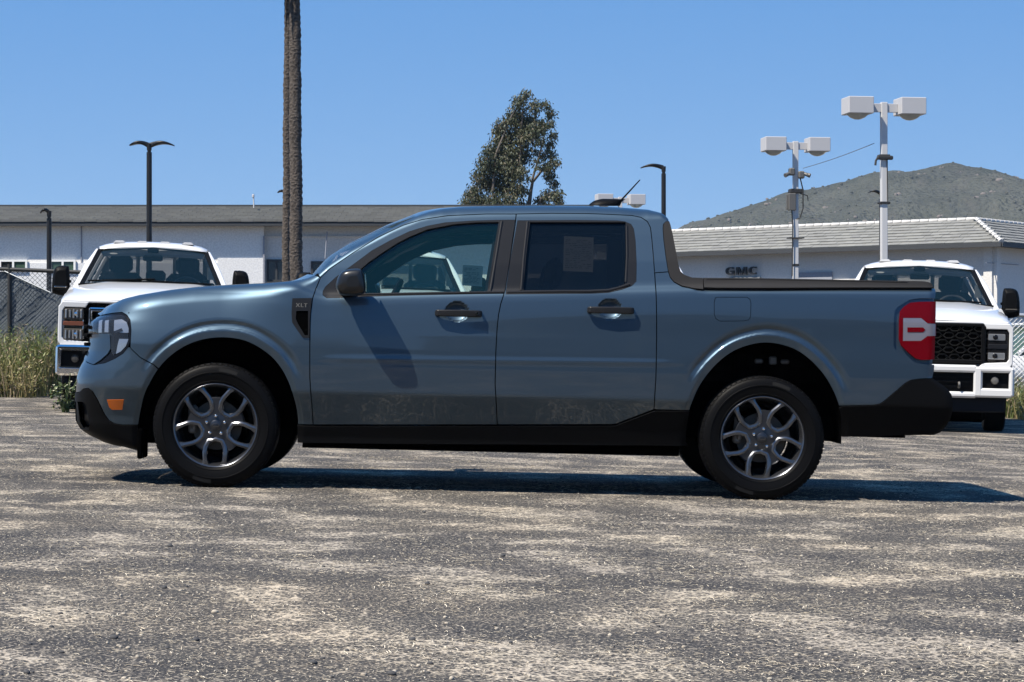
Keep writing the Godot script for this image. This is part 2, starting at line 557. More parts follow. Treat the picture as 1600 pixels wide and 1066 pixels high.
	mat("roof_ridge", Color(0.50, 0.49, 0.47), 0.8)
	mat("frame_white", Color(0.75, 0.76, 0.74), 0.5)
	mat("pane_green", Color(0.05, 0.085, 0.06), 0.05)
	mat("pane_dark", Color(0.02, 0.022, 0.024), 0.05)
	mat("sign_black", Color(0.012, 0.012, 0.013), 0.4)
	mat("sign_grey", Color(0.16, 0.17, 0.18), 0.6)
	# palm bark
	var bark := noise_image(512, FastNoiseLite.TYPE_SIMPLEX, 0.035, 23, 4)
	var pb := mat("palm_bark", Color.WHITE, 0.95)
	triplanar(pb, ramp_texture(bark, [[0.0, Color(0.018, 0.015, 0.013)], [0.5, Color(0.055, 0.045, 0.038)], [0.8, Color(0.10, 0.083, 0.070)], [1.0, Color(0.17, 0.14, 0.12)]]), 0.9, ImageTexture.create_from_image(bark), 2.0)
	pb.uv1_scale = Vector3(0.5, 0.62, 0.5)
	mat("tree_bark", Color(0.10, 0.085, 0.07), 0.9)
	# fence fabric
	var fab := mat("fence_fabric", Color(0.075, 0.095, 0.115), 0.9)
	triplanar(fab, ramp_texture(noise_image(256, FastNoiseLite.TYPE_SIMPLEX, 0.05, 31, 3), [[0.0, Color(0.095, 0.112, 0.128)], [1.0, Color(0.130, 0.150, 0.168)]]), 0.7)

# ---------- ground ----------
func make_ground() -> void:
	var n := 2048
	var fine := noise_image(n, FastNoiseLite.TYPE_SIMPLEX, 0.13, 3, 3).get_data()
	var chips := crack_image(n, 0.085, 5).get_data()
	var plates := crack_image(n, 0.030, 15).get_data()
	var mid := noise_image(n, FastNoiseLite.TYPE_SIMPLEX, 0.0030, 7, 5).get_data()
	var col := PackedByteArray()
	var hgt := PackedByteArray()
	col.resize(n * n * 3)
	hgt.resize(n * n)
	var dark := Color(0.040, 0.040, 0.0415)
	var pale := Color(0.50, 0.435, 0.345)
	var lut := []
	for v in 256:
		var c := dark.lerp(pale, v / 255.0).linear_to_srgb()
		lut.append([int(c.r * 255), int(c.g * 255), int(c.b * 255)])
	for k in n * n:
		var f := fine[k] / 255.0
		var c := chips[k] / 255.0
		var m := mid[k] / 255.0
		# straw-coloured grit lies between the dark stones of the old asphalt
		var pl := plates[k] / 255.0
		# pale grit fills the cracks between the plates and the gaps between the stones
		var dens := clampf(0.32 + (m - 0.5) * 0.7 + maxf(0.0, m - 0.56) * 2.2, 0.0, 1.0)
		var w1 := (0.02 + 0.15 * dens) * (0.3 + 1.5 * f)
		var w2 := (0.015 + 0.17 * dens) * (0.2 + 1.6 * f)
		var s := maxf(clampf((w1 - pl) * 11.0, 0.0, 1.0), 0.9 * clampf((w2 - c) * 9.0, 0.0, 1.0))
		s = maxf(s, clampf((f - 0.73 + 0.10 * dens) * 9.0, 0.0, 1.0)) * (0.6 + 0.4 * f)
		s = s + 0.10 * f * (0.4 + dens)
		var l: Array = lut[int(clampf(s, 0, 1) * 255)]
		col[k * 3] = l[0]
		col[k * 3 + 1] = l[1]
		col[k * 3 + 2] = l[2]
		hgt[k] = int(clampf(0.2 + s * 0.25 + f * 0.35, 0, 1) * 255)
	var g := mat("asphalt", Color.WHITE, 0.93)
	g.albedo_texture = ImageTexture.create_from_image(Image.create_from_data(n, n, false, Image.FORMAT_RGB8, col))
	g.heightmap_enabled = true
	g.heightmap_texture = ImageTexture.create_from_image(Image.create_from_data(n, n, false, Image.FORMAT_L8, hgt))
	g.heightmap_scale = 1.0
	g.metallic_specular = 0.25
	# large patches: bare tar, sandy drifts
	var big := noise_image(1024, FastNoiseLite.TYPE_SIMPLEX, 0.02, 9, 6)
	g.detail_enabled = true
	g.detail_blend_mode = BaseMaterial3D.BLEND_MODE_MUL
	g.detail_uv_layer = BaseMaterial3D.DETAIL_UV_2
	g.detail_albedo = ramp_texture(big, [[0.0, Color(0.76, 0.77, 0.79)], [0.42, Color(0.83, 0.83, 0.84)], [0.56, Color(0.92, 0.915, 0.90)], [0.75, Color(1.0, 0.98, 0.94)], [1.0, Color(1.0, 0.97, 0.92)]])
	var tilt := tan(deg_to_rad(1.3778))
	var xs := [-900.0, -300.0, -100.0, -40.0, -20.0, -10.0, 0.0, 10.0, 20.0, 40.0, 100.0, 300.0, 900.0]
	var zs := [30.0, 10.0, 0.0, -10.0, -20.0, -30.0, -45.0, -70.0, -120.0, -300.0, -700.0, -2000.0]
	var arr := []
	arr.resize(Mesh.ARRAY_MAX)
	var vv := PackedVector3Array()
	var nn := PackedVector3Array()
	var uu := PackedVector2Array()
	var u2 := PackedVector2Array()
	var ii := PackedInt32Array()
	for z: float in zs:
		for x: float in xs:
			vv.append(Vector3(x, ground_y(x), z))
			nn.append(Vector3(tilt if absf(x) < 60.0 else 0.0, 1, 0).normalized())
			uu.append(Vector2(x, z) / 5.2)
			u2.append(Vector2(x, z) / 47.0)
	for r in zs.size() - 1:
		for c in xs.size() - 1:
			var a := r * xs.size() + c
			ii.append_array([a, a + xs.size(), a + 1, a + 1, a + xs.size(), a + xs.size() + 1])
	arr[Mesh.ARRAY_VERTEX] = vv
	arr[Mesh.ARRAY_NORMAL] = nn
	arr[Mesh.ARRAY_TEX_UV] = uu
	arr[Mesh.ARRAY_TEX_UV2] = u2
	# clockwise seen from above
	for k in range(0, ii.size(), 3):
		if (vv[ii[k + 2]] - vv[ii[k]]).cross(vv[ii[k + 1]] - vv[ii[k]]).y < 0.0:
			var s := ii[k + 1]
			ii[k + 1] = ii[k + 2]
			ii[k + 2] = s
	arr[Mesh.ARRAY_INDEX] = ii
	var mesh := ArrayMesh.new()
	mesh.add_surface_from_arrays(Mesh.PRIMITIVE_TRIANGLES, arr)
	var o := part("ground", mesh, g, self)
	structure(o)

func crack_image(size: int, freq: float, sd: int) -> Image:
	# small where two neighbouring cells are equally near
	var f := FastNoiseLite.new()
	f.noise_type = FastNoiseLite.TYPE_CELLULAR
	f.frequency = freq
	f.seed = sd
	f.fractal_type = FastNoiseLite.FRACTAL_NONE
	f.cellular_return_type = FastNoiseLite.RETURN_DISTANCE2_SUB
	f.cellular_jitter = 1.0
	f.domain_warp_enabled = true
	f.domain_warp_amplitude = 14.0
	f.domain_warp_frequency = freq * 1.3
	f.domain_warp_fractal_octaves = 3
	var im := f.get_seamless_image(size, size)
	im.convert(Image.FORMAT_L8)
	return im

func ground_y(x: float) -> float:
	# the lot falls gently to the right
	return -tan(deg_to_rad(1.3778)) * clampf(x, -60.0, 60.0)

# ---------- the blue pickup ----------
const AXLE := [0.0, 3.076]
const HUB := 0.35
var lut_base := PackedFloat32Array()
var lut_top := PackedFloat32Array()
var lut_h := PackedFloat32Array()
var lut_r := PackedFloat32Array()
var lut_xf := PackedFloat32Array()
var lut_xr := PackedFloat32Array()
var lut_arch := [PackedFloat32Array(), PackedFloat32Array()]
var open_top := false

func knots(list: Array, x: float) -> float:
	if x <= list[0]:
		return list[1]
	for k in range(2, list.size(), 2):
		if x <= list[k]:
			var t: float = (x - list[k - 2]) / maxf(1e-6, list[k] - list[k - 2])
			return lerpf(list[k - 1], list[k + 1], t)
	return list[list.size() - 1]

func table(list: Array, a: float, b: float, step: float, blur: int) -> PackedFloat32Array:
	var raw := PackedFloat32Array()
	var n := int(round((b - a) / step)) + 1
	for k in n:
		raw.append(knots(list, a + k * step))
	var out := PackedFloat32Array()
	for k in n:
		var s := 0.0
		var w := 0.0
		for j in range(-blur, blur + 1):
			var q := clampi(k + j, 0, n - 1)
			var g := 1.0 + blur - absi(j)
			s += raw[q] * g
			w += g
		out.append(s / w)
	return out

func look(t: PackedFloat32Array, a: float, step: float, x: float) -> float:
	var u := clampf((x - a) / step, 0.0, t.size() - 1.001)
	var k := int(u)
	return lerpf(t[k], t[k + 1], u - k)

func setup_side() -> void:
	lut_base = table([0.20, 0.80, 0.30, 0.812, 0.385, 0.838, 0.47, 0.876, 0.545, 0.912, 0.556, 0.9155, 0.70, 0.921, 0.80, 0.920, 0.88, 0.917, 0.96, 0.911, 1.04, 0.902, 1.066, 0.897, 1.084, 0.890, 1.104, 0.871, 1.13, 0.862, 1.25, 0.832, 1.40, 0.785, 1.55, 0.735, 1.66, 0.692, 1.75, 0.65], 0.15, 1.80, 0.004, 3)
	var tl: Array = T.top.duplicate()
	lut_top = table(tl, -0.9, 4.2, 0.006, 1)
	lut_h = table([-0.9, 0.10, -0.5, 0.10, 0.30, 0.09, 0.50, 0.05, 0.62, 0.035, 1.0, 0.04, 1.3, 0.075, 2.40, 0.075, 2.52, 0.03, 2.70, 0.034, 4.1, 0.034], -0.9, 4.2, 0.02, 2)
	lut_r = table([-0.9, 0.14, -0.5, 0.115, 0.30, 0.10, 0.50, 0.06, 0.62, 0.035, 1.0, 0.045, 1.3, 0.10, 2.40, 0.10, 2.52, 0.03, 2.70, 0.034, 4.1, 0.034], -0.9, 4.2, 0.02, 2)
	lut_xf = table([0.15, -0.40, 0.20, -0.55, 0.22, -0.70, 0.26, -0.80, 0.30, -0.862, 0.34, -0.888, 0.46, -0.892, 0.60, -0.884, 0.65, -0.870, 0.70, -0.842, 0.75, -0.822, 0.82, -0.815, 0.87, -0.825, 0.92, -0.815, 0.955, -0.765, 0.98, -0.74, 1.05, -0.72, 1.2, -0.70], 0.15, 1.3, 0.005, 3)
	lut_xr = table([0.15, 4.02, 0.38, 4.065, 0.42, 4.12, 0.46, 4.155, 0.52, 4.172, 0.60, 4.170, 0.64, 4.150, 0.68, 4.10, 0.715, 4.056, 0.80, 4.062, 1.0, 4.066, 1.16, 4.068, 1.30, 4.075], 0.15, 1.4, 0.005, 2)
	lut_arch[0] = table([-30.0, 0.47, -12.0, 0.461, 0.0, 0.454, 22.0, 0.464, 49.0, 0.497, 72.0, 0.505, 90.0, 0.493, 105.0, 0.483, 123.0, 0.463, 148.0, 0.434, 169.0, 0.430, 181.0, 0.442, 195.0, 0.462, 215.0, 0.48], -30.0, 215.0, 1.0, 7)
	lut_arch[1] = table([-30.0, 0.47, -3.0, 0.460, 3.0, 0.456, 22.0, 0.464, 36.0, 0.478, 54.0, 0.505, 72.0, 0.535, 90.0, 0.541, 110.0, 0.519, 131.0, 0.478, 150.0, 0.451, 169.0, 0.430, 184.0, 0.424, 215.0, 0.44], -30.0, 215.0, 1.0, 7)

func arch_r(k: int, deg: float) -> float:
	return look(lut_arch[k], -30.0, 1.0, deg)

func top_y(x: float) -> float:
	return look(lut_top, -0.9, 0.006, x)

const FLARE := [0.0, -0.011, 0.020, -0.006, 0.040, -0.001, 0.050, -0.001, 0.057, -0.008, 0.068, -0.011, 0.080, -0.0115, 0.098, -0.002, 0.114, 0.0]

func flare(x: float, y: float) -> float:
	for k in 2:
		var dx: float = x - AXLE[k]
		var dy := y - HUB
		var r := sqrt(dx * dx + dy * dy)
		if r > 0.68 or r < 0.36:
			continue
		var deg := rad_to_deg(atan2(dy, dx))
		if deg < -90.0:
			deg += 360.0
		if deg < -25.0 or deg > 205.0:
			continue
		var d := r - arch_r(k, deg)
		if d > 0.125:
			continue
		var edge := -0.011 * (1.0 - smoothstep(0.0, 0.035, d))
		var m := smoothstep(28.0, 46.0, deg) * (1.0 - smoothstep(128.0, 146.0, deg))
		return lerpf(edge, knots(FLARE, maxf(d, 0.0)), m)
	return 0.0

const CUP := [1.338, 1.022, 2.197, 1.059]

func side_z(x: float, y: float) -> float:
	# half width of the body at a point of its side view
	var lift := clampf(0.047 * (x - 0.6), 0.0, 0.115) * smoothstep(0.86, 1.06, y)
	if x < 0.62:
		lift += 0.085 * (1.0 - smoothstep(0.30, 0.62, x)) * smoothstep(0.86, 1.06, y)
	var w := look(lut_base, 0.15, 0.004, y - lift)
	if x < 0.45 and y > 0.80:
		# the wing swells outwards from the bonnet down to the arch
		w -= 0.06 * pow(minf((y - 0.80) / 0.30, 1.0), 1.3) * (1.0 - smoothstep(0.0, 0.45, x))
	if not open_top:
		var yt := top_y(x)
		var h := look(lut_h, -0.9, 0.02, x)
		var t := (y - (yt - h)) / h
		if t > 0.0:
			t = minf(t, 0.995)
			w -= look(lut_r, -0.9, 0.02, x) * (1.0 - sqrt(1.0 - t * t))
	if y > 0.66 and y < 0.84 and x > 0.5 and x < 2.7:
		# faint pressed line along the doors
		var m := smoothstep(0.5, 0.8, x) * (1.0 - smoothstep(2.35, 2.7, x))
		var q := (y - 0.752 - 0.012 * (x - 1.5)) / 0.016
		w += 0.0026 * m * exp(-q * q)
	if x < -0.25:
		var xf := look(lut_xf, 0.15, 0.005, y)
		var u := clampf((-0.25 - x) / (-0.25 - xf), 0.0, 0.992)
		w *= pow(1.0 - pow(u, 3.1), 1.0 / 3.1)
	elif x > 3.9:
		var xr := look(lut_xr, 0.15, 0.005, y)
		var u := clampf((x - (xr - 0.075)) / 0.075, 0.0, 0.995)
		w -= 0.065 * (1.0 - sqrt(1.0 - u * u))
	w += flare(x, y)
	if x > 1.2 and x < 2.3 and y > 0.9:
		for k in 2:
			var q: float = pow((x - CUP[k * 2]) / 0.066, 2.0) + pow((y - CUP[k * 2 + 1]) / 0.056, 2.0)
			if q < 1.0:
				w -= 0.03 * sqrt(1.0 - q)
	return w

func side_n(x: float, y: float) -> Vector3:
	var e := 0.003
	return Vector3((side_z(x - e, y) - side_z(x + e, y)) / (2.0 * e), (side_z(x, y - e) - side_z(x, y + e)) / (2.0 * e), 1.0).normalized()

func outline(called: String) -> PackedVector2Array:
	var p := PackedVector2Array()
	var l: Array = T[called]
	for k in range(0, l.size(), 2):
		p.append(Vector2(l[k], l[k + 1]))
	return p

func rev(p: PackedVector2Array) -> PackedVector2Array:
	var q := p.duplicate()
	q.reverse()
	return q

func arch_line(k: int, a0: float, a1: float, grow := 0.0) -> PackedVector2Array:
	var p := PackedVector2Array()
	var n := 40
	for s in n + 1:
		var deg := lerpf(a0, a1, float(s) / n)
		var r := arch_r(k, deg) + grow
		p.append(Vector2(AXLE[k] + cos(deg_to_rad(deg)) * r, HUB + sin(deg_to_rad(deg)) * r))
	return p

func top_line(x0: float, x1: float, n: int, drop := 0.0) -> PackedVector2Array:
	var p := PackedVector2Array()
	for s in n + 1:
		var x := lerpf(x0, x1, float(s) / n)
		p.append(Vector2(x, top_y(x) - drop))
	return p

func joined(list: Array) -> PackedVector2Array:
	var p := PackedVector2Array()
	for l: PackedVector2Array in list:
		for q in l:
			if p.is_empty() or p[p.size() - 1].distance_to(q) > 0.0015:
				p.append(q)
	if p[0].distance_to(p[p.size() - 1]) < 0.0015:
		p.remove_at(p.size() - 1)
	return p

func shrunk(p: PackedVector2Array, by: float) -> PackedVector2Array:
	if Geometry2D.is_polygon_clockwise(p):
		p = rev(p)
	var best := p
	var area := 0.0
	for q: PackedVector2Array in Geometry2D.offset_polygon(p, -by, Geometry2D.JOIN_ROUND if by < 0.0 else Geometry2D.JOIN_MITER):
		var a := 0.0
		for k in q.size():
			a += q[k].cross(q[(k + 1) % q.size()])
		if absf(a) > area:
			area = absf(a)
			best = q
	return best

func panel(outline: PackedVector2Array, off := 0.0, step := 0.01, skirt := 0.02, holes: Array = []) -> Array:
	# a sheet of the body side cut to an outline, lifted «off» along its normal; returns [near mesh, far mesh]
	begin()
	var lo := outline[0]
	var hi := outline[0]
	for p in outline:
		lo = lo.min(p)
		hi = hi.max(p)
	lo -= Vector2.ONE * step * 0.37
	var nx := int((hi.x - lo.x) / step) + 2
	var ny := int((hi.y - lo.y) / step) + 2
	var crossed := {}
	var loops := [outline]
	loops.append_array(holes)
	for l: PackedVector2Array in loops:
		for k in l.size():
			var a := l[k]
			var b := l[(k + 1) % l.size()]
			var m := int(a.distance_to(b) / (step * 0.2)) + 1
			for s in m + 1:
				var p := (a.lerp(b, float(s) / m) - lo) / step
				crossed[int(p.y) * nx + int(p.x)] = true
	var idx := {}
	for j in ny:
		for i in nx:
			var c0 := lo + Vector2(i, j) * step
			if not crossed.has(j * nx + i):
				var mid := c0 + Vector2.ONE * step * 0.5
				if not Geometry2D.is_point_in_polygon(mid, outline):
					continue
				var inside := true
				for h: PackedVector2Array in holes:
					if Geometry2D.is_point_in_polygon(mid, h):
						inside = false
				if not inside:
					continue
				var q := []
				for d: Vector2i in [Vector2i(0, 0), Vector2i(1, 0), Vector2i(1, 1), Vector2i(0, 1)]:
					var key := (j + d.y) * (nx + 1) + i + d.x
					if not idx.has(key):
						idx[key] = side_vert(lo + Vector2(i + d.x, j + d.y) * step, off)
					q.append(idx[key])
				bi.append_array([q[0], q[1], q[2], q[0], q[2], q[3]])
			else:
				var cell := PackedVector2Array([c0, c0 + Vector2(step, 0), c0 + Vector2(step, step), c0 + Vector2(0, step)])
				var bits := Geometry2D.intersect_polygons(cell, outline)
				for h: PackedVector2Array in holes:
					var left: Array[PackedVector2Array] = []
					for b in bits:
						left.append_array(Geometry2D.clip_polygons(b, h))
					bits = left
				for b in bits:
					var t := Geometry2D.triangulate_polygon(b)
					var st := bv.size()
					for p in b:
						side_vert(p, off)
					for k in t:
						bi.append(st + k)
	if skirt > 0.0:
		for li in loops.size():
			var l: PackedVector2Array = loops[li]
			var cw := Geometry2D.is_polygon_clockwise(l)
			for k in l.size():
				var a := l[k]
				var b := l[(k + 1) % l.size()]
				var d := (b - a).normalized()
				var o := Vector2(d.y, -d.x)
				if cw:
					o = -o
				if li > 0:
					o = -o
				var m := int(a.distance_to(b) / 0.03) + 1
				for s in m:
					var p := a.lerp(b, float(s) / m)
					var q := a.lerp(b, float(s + 1) / m)
					var np := side_n(p.x, p.y)
					var nq := side_n(q.x, q.y)
					var P := Vector3(p.x, p.y, side_z(p.x, p.y)) + np * off
					var Q := Vector3(q.x, q.y, side_z(q.x, q.y)) + nq * off
					var st := bv.size()
					var n3 := Vector3(o.x, o.y, 0)
					vert(P, (n3 + np * 0.6).normalized()); vert(Q, (n3 + nq * 0.6).normalized()); vert(Q - nq * skirt, n3); vert(P - np * skirt, n3)
					bi.append_array([st, st + 1, st + 2, st, st + 2, st + 3])
	var near := commit()
	for k in bv.size():
		bv[k].z = -bv[k].z
		bn[k].z = -bn[k].z
	var far := commit()
	return [near, far]

func side_vert(p: Vector2, off: float) -> int:
	var n := side_n(p.x, p.y)
	return vert(Vector3(p.x, p.y, side_z(p.x, p.y)) + n * off, n, p)

func both(called: String, meshes: Array, m: Material, parent: Node) -> Array:
	return [part(called, meshes[0], m, parent), part(called, meshes[1], m, parent)]

func on_both(called: String, pair: Array, meshes: Array, m: Material) -> void:
	part(called, meshes[0], m, pair[0])
	part(called, meshes[1], m, pair[1])

func sub(p: PackedVector2Array, a: int, b: int) -> PackedVector2Array:
	return p.slice(a, b + 1)

func top_sheet(xs: Array, crown: Callable, z_in: float, nz: int) -> void:
	# roof or bonnet: from side to side at the top edge of the body
	var rows := []
	for x: float in xs:
		var yt := top_y(x)
		var w := side_z(x, yt) - z_in
		var row := PackedVector3Array()
		for s in nz + 1:
			var q := -1.0 + 2.0 * s / nz
			var d: Vector2 = crown.call(x)
			var k := 1.0 - q * q
			row.append(Vector3(x + d.x * k, yt - 0.0015 + d.y * k, w * q))
		rows.append(row)
	var st := bv.size()
	var m := nz + 1
	for r in rows.size():
		for s in m:
			var a: Vector3 = rows[mini(r + 1, rows.size() - 1)][s] - rows[maxi(r - 1, 0)][s]
			var b: Vector3 = rows[r][mini(s + 1, nz)] - rows[r][maxi(s - 1, 0)]
			var n := a.cross(b).normalized()
			if n.y < 0.0:
				n = -n
			vert(rows[r][s], n, Vector2(rows[r][s].x, rows[r][s].z))
	for r in rows.size() - 1:
		for s in nz:
			var a := st + r * m + s
			bi.append_array([a, a + 1, a + m + 1, a, a + m + 1, a + m])

func spread(a: float, b: float, n: int) -> Array:
	var l := []
	for k in n + 1:
		l.append(lerpf(a, b, float(k) / n))
	return l

func make_blue_pickup() -> void:
	setup_side()
	var basis := Basis(Vector3.UP, deg_to_rad(1.07838)) * Basis(Vector3.BACK, deg_to_rad(-1.37782))
	var car := thing("pickup_truck", "blue-grey crew cab pickup parked side-on across the front of the lot", "pickup truck", Transform3D(basis, Vector3(-1.68839, 0.03594, -13.08762)))
	var seam := outline("seam")
	var bseam := outline("bseam")
	var lamp := outline("lamp")
	var fin_in := outline("fin_inner")
	var gap := 0.0028
	# --- outer panels ---
	var fender_o := joined([rev(outline("fascia_seam")), PackedVector2Array([lamp[7], lamp[6], lamp[5], lamp[4], lamp[3], lamp[2], lamp[1], lamp[0]]), top_line(-0.725, 0.53, 60), rev(sub(seam, 0, 7)), PackedVector2Array([Vector2(0.454, 0.366)]), arch_line(0, 2.0, 136.0)])
	var fascia_o := joined([outline("fascia_seam"), arch_line(0, 136.5, 181.2), rev(outline("cladding_top")), rev(outline("fascia_top")), PackedVector2Array([lamp[13], lamp[12], lamp[11], lamp[10], lamp[9], lamp[8]])])
	var door_bottom_f := PackedVector2Array([Vector2(1.581, 0.391), Vector2(0.543, 0.366)])
	var front_door_o := joined([sub(seam, 0, 15), bseam, door_bottom_f])
	var rear_door_o := joined([rev(bseam), sub(seam, 15, seam.size() - 1), rev(outline("door_bottom_rear"))])
	var cab_o := joined([sub(seam, 7, 25), PackedVector2Array([fin_in[6], fin_in[5], fin_in[4], fin_in[3], fin_in[2], fin_in[1], fin_in[0]]), top_line(2.53, 0.545, 120)])
	var quarter_o := joined([sub(seam, 25, seam.size() - 1), arch_line(1, 160.5, 24.5), outline("rear_low"), rev(outline("rear_edge")), rev(outline("tail_recess")), top_line(4.045, 2.735, 50), rev(sub(fin_in, 6, fin_in.size() - 1))])
	var cladding_o := joined([outline("cladding_top"), outline("cladding_low")])
	var bumper_o := joined([outline("rear_low"), outline("bumper_edge"), outline("bumper_low"), arch_line(1, 2.5, 23.0)])
	var rocker_o := joined([PackedVector2Array([Vector2(0.452, 0.361), Vector2(0.543, 0.361), Vector2(1.581, 0.386)]), shifted(outline("door_bottom_rear"), Vector2(0, -0.005)), arch_line(1, 160.5, 185.0), rev(outline("rocker_low"))])
	var dlo_f := outline("dlo_front")
	var dlo_r := outline("dlo_rear")
	var fender := both("front_fender", panel(shrunk(fender_o, gap), 0.0, 0.007), M.paint_blue, car)
	both("front_fascia", panel(shrunk(fascia_o, gap), 0.0, 0.008), M.paint_blue, car)
	var door_f := both("front_door", panel(shrunk(front_door_o, gap), 0.0, 0.009, 0.02, [dlo_f]), M.paint_blue, car)
	var door_r := both("rear_door", panel(shrunk(rear_door_o, gap), 0.0, 0.009, 0.02, [dlo_r]), M.paint_blue, car)
	both("cab_pillar_panel", panel(shrunk(cab_o, gap * 0.8), 0.0, 0.01), M.paint_blue, car)
	var fuel := outline("fuel")
	var quarter := both("bedside_panel", panel(shrunk(quarter_o, gap), 0.0, 0.007, 0.02, [shrunk(fuel, -0.002)]), M.paint_blue, car)
	on_both("fuel_door", quarter, panel(shrunk(fuel, 0.001), 0.0, 0.01), M.paint_blue)
	var clad := both("front_bumper_cladding", panel(shrunk(cladding_o, 0.001), 0.004, 0.008, 0.02, [outline("clad_recess")]), M.black_plastic, car)
	on_both("recess", clad, panel(shrunk(outline("clad_recess"), -0.01), -0.035, 0.01), M.trim_satin)
	both("rear_bumper", panel(shrunk(bumper_o, 0.001), 0.006, 0.01), M.black_plastic, car)
	both("rocker_cladding", panel(shrunk(rocker_o, 0.001), 0.010, 0.012, 0.03), M.black_plastic, car)
	on_both("side_marker", clad, panel(outline("marker"), 0.004, 0.01, 0.01), M.amber)
	# dark shell behind the gaps
	for o: Array in [[fender_o, []], [fascia_o, []], [front_door_o, [dlo_f]], [rear_door_o, [dlo_r]], [cab_o, []], [quarter_o, []]]:
		both("inner_panel", panel(shrunk(o[0], 0.0004), -0.024, 0.03, 0.0, o[1]), M.cavity, car)
	# --- windows ---
	var gl_f := outline("glass_front")
	var gl_r := outline("glass_rear")
	on_both("window_trim", door_f, panel(shrunk(dlo_f, 0.0012), 0.001, 0.01, 0.03, [gl_f]), M.trim_satin)
	on_both("window_trim", door_r, panel(shrunk(dlo_r, 0.0012), 0.001, 0.01, 0.03, [gl_r]), M.trim_satin)
	on_both("inner_trim", door_f, panel(shrunk(front_door_o, 0.01), -0.075, 0.03, 0.045, [shrunk(gl_f, 0.018)]), M.cabin)
	on_both("inner_trim", door_r, panel(shrunk(rear_door_o, 0.01), -0.075, 0.03, 0.045, [shrunk(gl_r, 0.018)]), M.cabin)
	for k in 2:
		if k == 0:
			part("window_glass", panel(shrunk(gl_f, -0.004), -0.014, 0.05, 0.0)[0], M.glass_tint, door_f[0])
			continue
		begin_glass(gl_f, k)
		done("window_glass", M.glass_green, door_f[k])
	on_both("window_glass", door_r, panel(shrunk(gl_r, -0.004), -0.014, 0.05, 0.0), M.glass_dark)
	# dark bright-edged strips: belt mouldings and the upright bars of the windows
	for f: Array in [[door_f, [Vector2(0.70, 1.1), Vector2(0.83, 1.1065), Vector2(1.20, 1.122), Vector2(1.598, 1.137)]], [door_r, [Vector2(1.616, 1.138), Vector2(1.93, 1.150), Vector2(2.08, 1.1535), Vector2(2.19, 1.1615), Vector2(2.25, 1.179), Vector2(2.31, 1.2)]]]:
		for k in 2:
			begin()
			edge_strip(f[1], 0.008, 0.007, k)
			done("belt_moulding", M.trim_satin, f[0][k])
	for f: Array in [[door_f, [Vector2(1.581, 1.545), Vector2(1.552, 1.341), Vector2(1.522, 1.143)]], [door_r, [Vector2(1.728, 1.548), Vector2(1.709, 1.349), Vector2(1.696, 1.153)]], [door_r, [Vector2(2.291, 1.535), Vector2(2.293, 1.364), Vector2(2.286, 1.215)]]]:
		for k in 2:
			begin()
			edge_strip(f[1], 0.007, 0.006, k)
			done("window_strip", M.trim_satin, f[0][k])
	# paper labels inside the glass
	label_sheet(door_f[1], -1.0, Vector2(1.355, 1.223), Vector2(1.483, 1.353), 0.030, 11)
	label_sheet(door_r[0], 1.0, Vector2(1.933, 1.270), Vector2(2.102, 1.470), 0.032, 16)
	label_sheet(door_r[0], 1.0, Vector2(2.121, 1.345), Vector2(2.168, 1.385), 0.032, 0)
	# --- door handles ---
	for d: Array in [[door_f, T.handle_f, true], [door_r, T.handle_r, false]]:
		for k in 2:
			var h: Array = d[1]
			var x0: float = h[0]
			var x1: float = h[2]
			var yc: float = (h[1] + h[3]) * 0.5
			var z := side_z(x0, yc) + 0.034
			var sg := 1.0 if k == 0 else -1.0
			var rings := []
			for s: Array in [[0.0, 0.010, -0.030], [0.004, 0.017, -0.008], [0.02, 0.0185, 0.0], [0.12, 0.0195, 0.006], [0.24, 0.019, 0.002], [0.259, 0.0175, -0.008], [0.2635, 0.012, -0.030]]:
				var ring := PackedVector3Array()
				for p in rrect(0.020, s[1] * 2.0, minf(0.007, s[1]), Vector2.ZERO, 3):
					ring.append(Vector3(x0 + s[0], yc + p.y + 0.004, sg * (z + s[2] + p.x)))
				rings.append(ring)
			begin()
			loft(rings)
			done("handle", M.trim_satin, d[0][k])
			if d[2] and k == 0:
				begin()
				lathe(PackedVector2Array([Vector2(0.0, 0.004), Vector2(0.008, 0.004), Vector2(0.0095, 0.0)]), Transform3D(Basis(Vector3.RIGHT, PI / 2), Vector3(x1 - 0.028, yc + 0.004, z + 0.012)), 16)
				done("keyhole", M.chrome, d[0][k])
	# --- fender vent with its lettered badge ---
	on_both("vent", fender, panel(outline("vent"), 0.006, 0.01, 0.012, [outline("vent_hole")]), M.trim_satin)
	on_both("vent_pocket", fender, panel(shrunk(outline("vent_hole"), -0.004), 0.001, 0.02, 0.0), M.cavity)
	for k in 2:
		var tm := TextMesh.new()
		tm.text = "XLT"
		var sf := SystemFont.new()
		sf.font_names = PackedStringArray(["Droid Sans"])
		sf.font_weight = 700
		tm.font = sf
		tm.font_size = 40
		tm.pixel_size = 0.00085
		tm.depth = 0.002
		var yy := 1.037
		var zz := side_z(0.468, yy) + 0.0075
		var bs := Basis().scaled(Vector3(1.15, 0.9, 1.0)) if k == 0 else Basis(Vector3.UP, PI).scaled(Vector3(1.15, 0.9, 1.0))
		part("badge_lettering", tm, M.steel_dull, fender[k], Transform3D(bs, Vector3(0.468, yy, zz if k == 0 else -zz)))
	# --- headlamps ---
	open_top = true
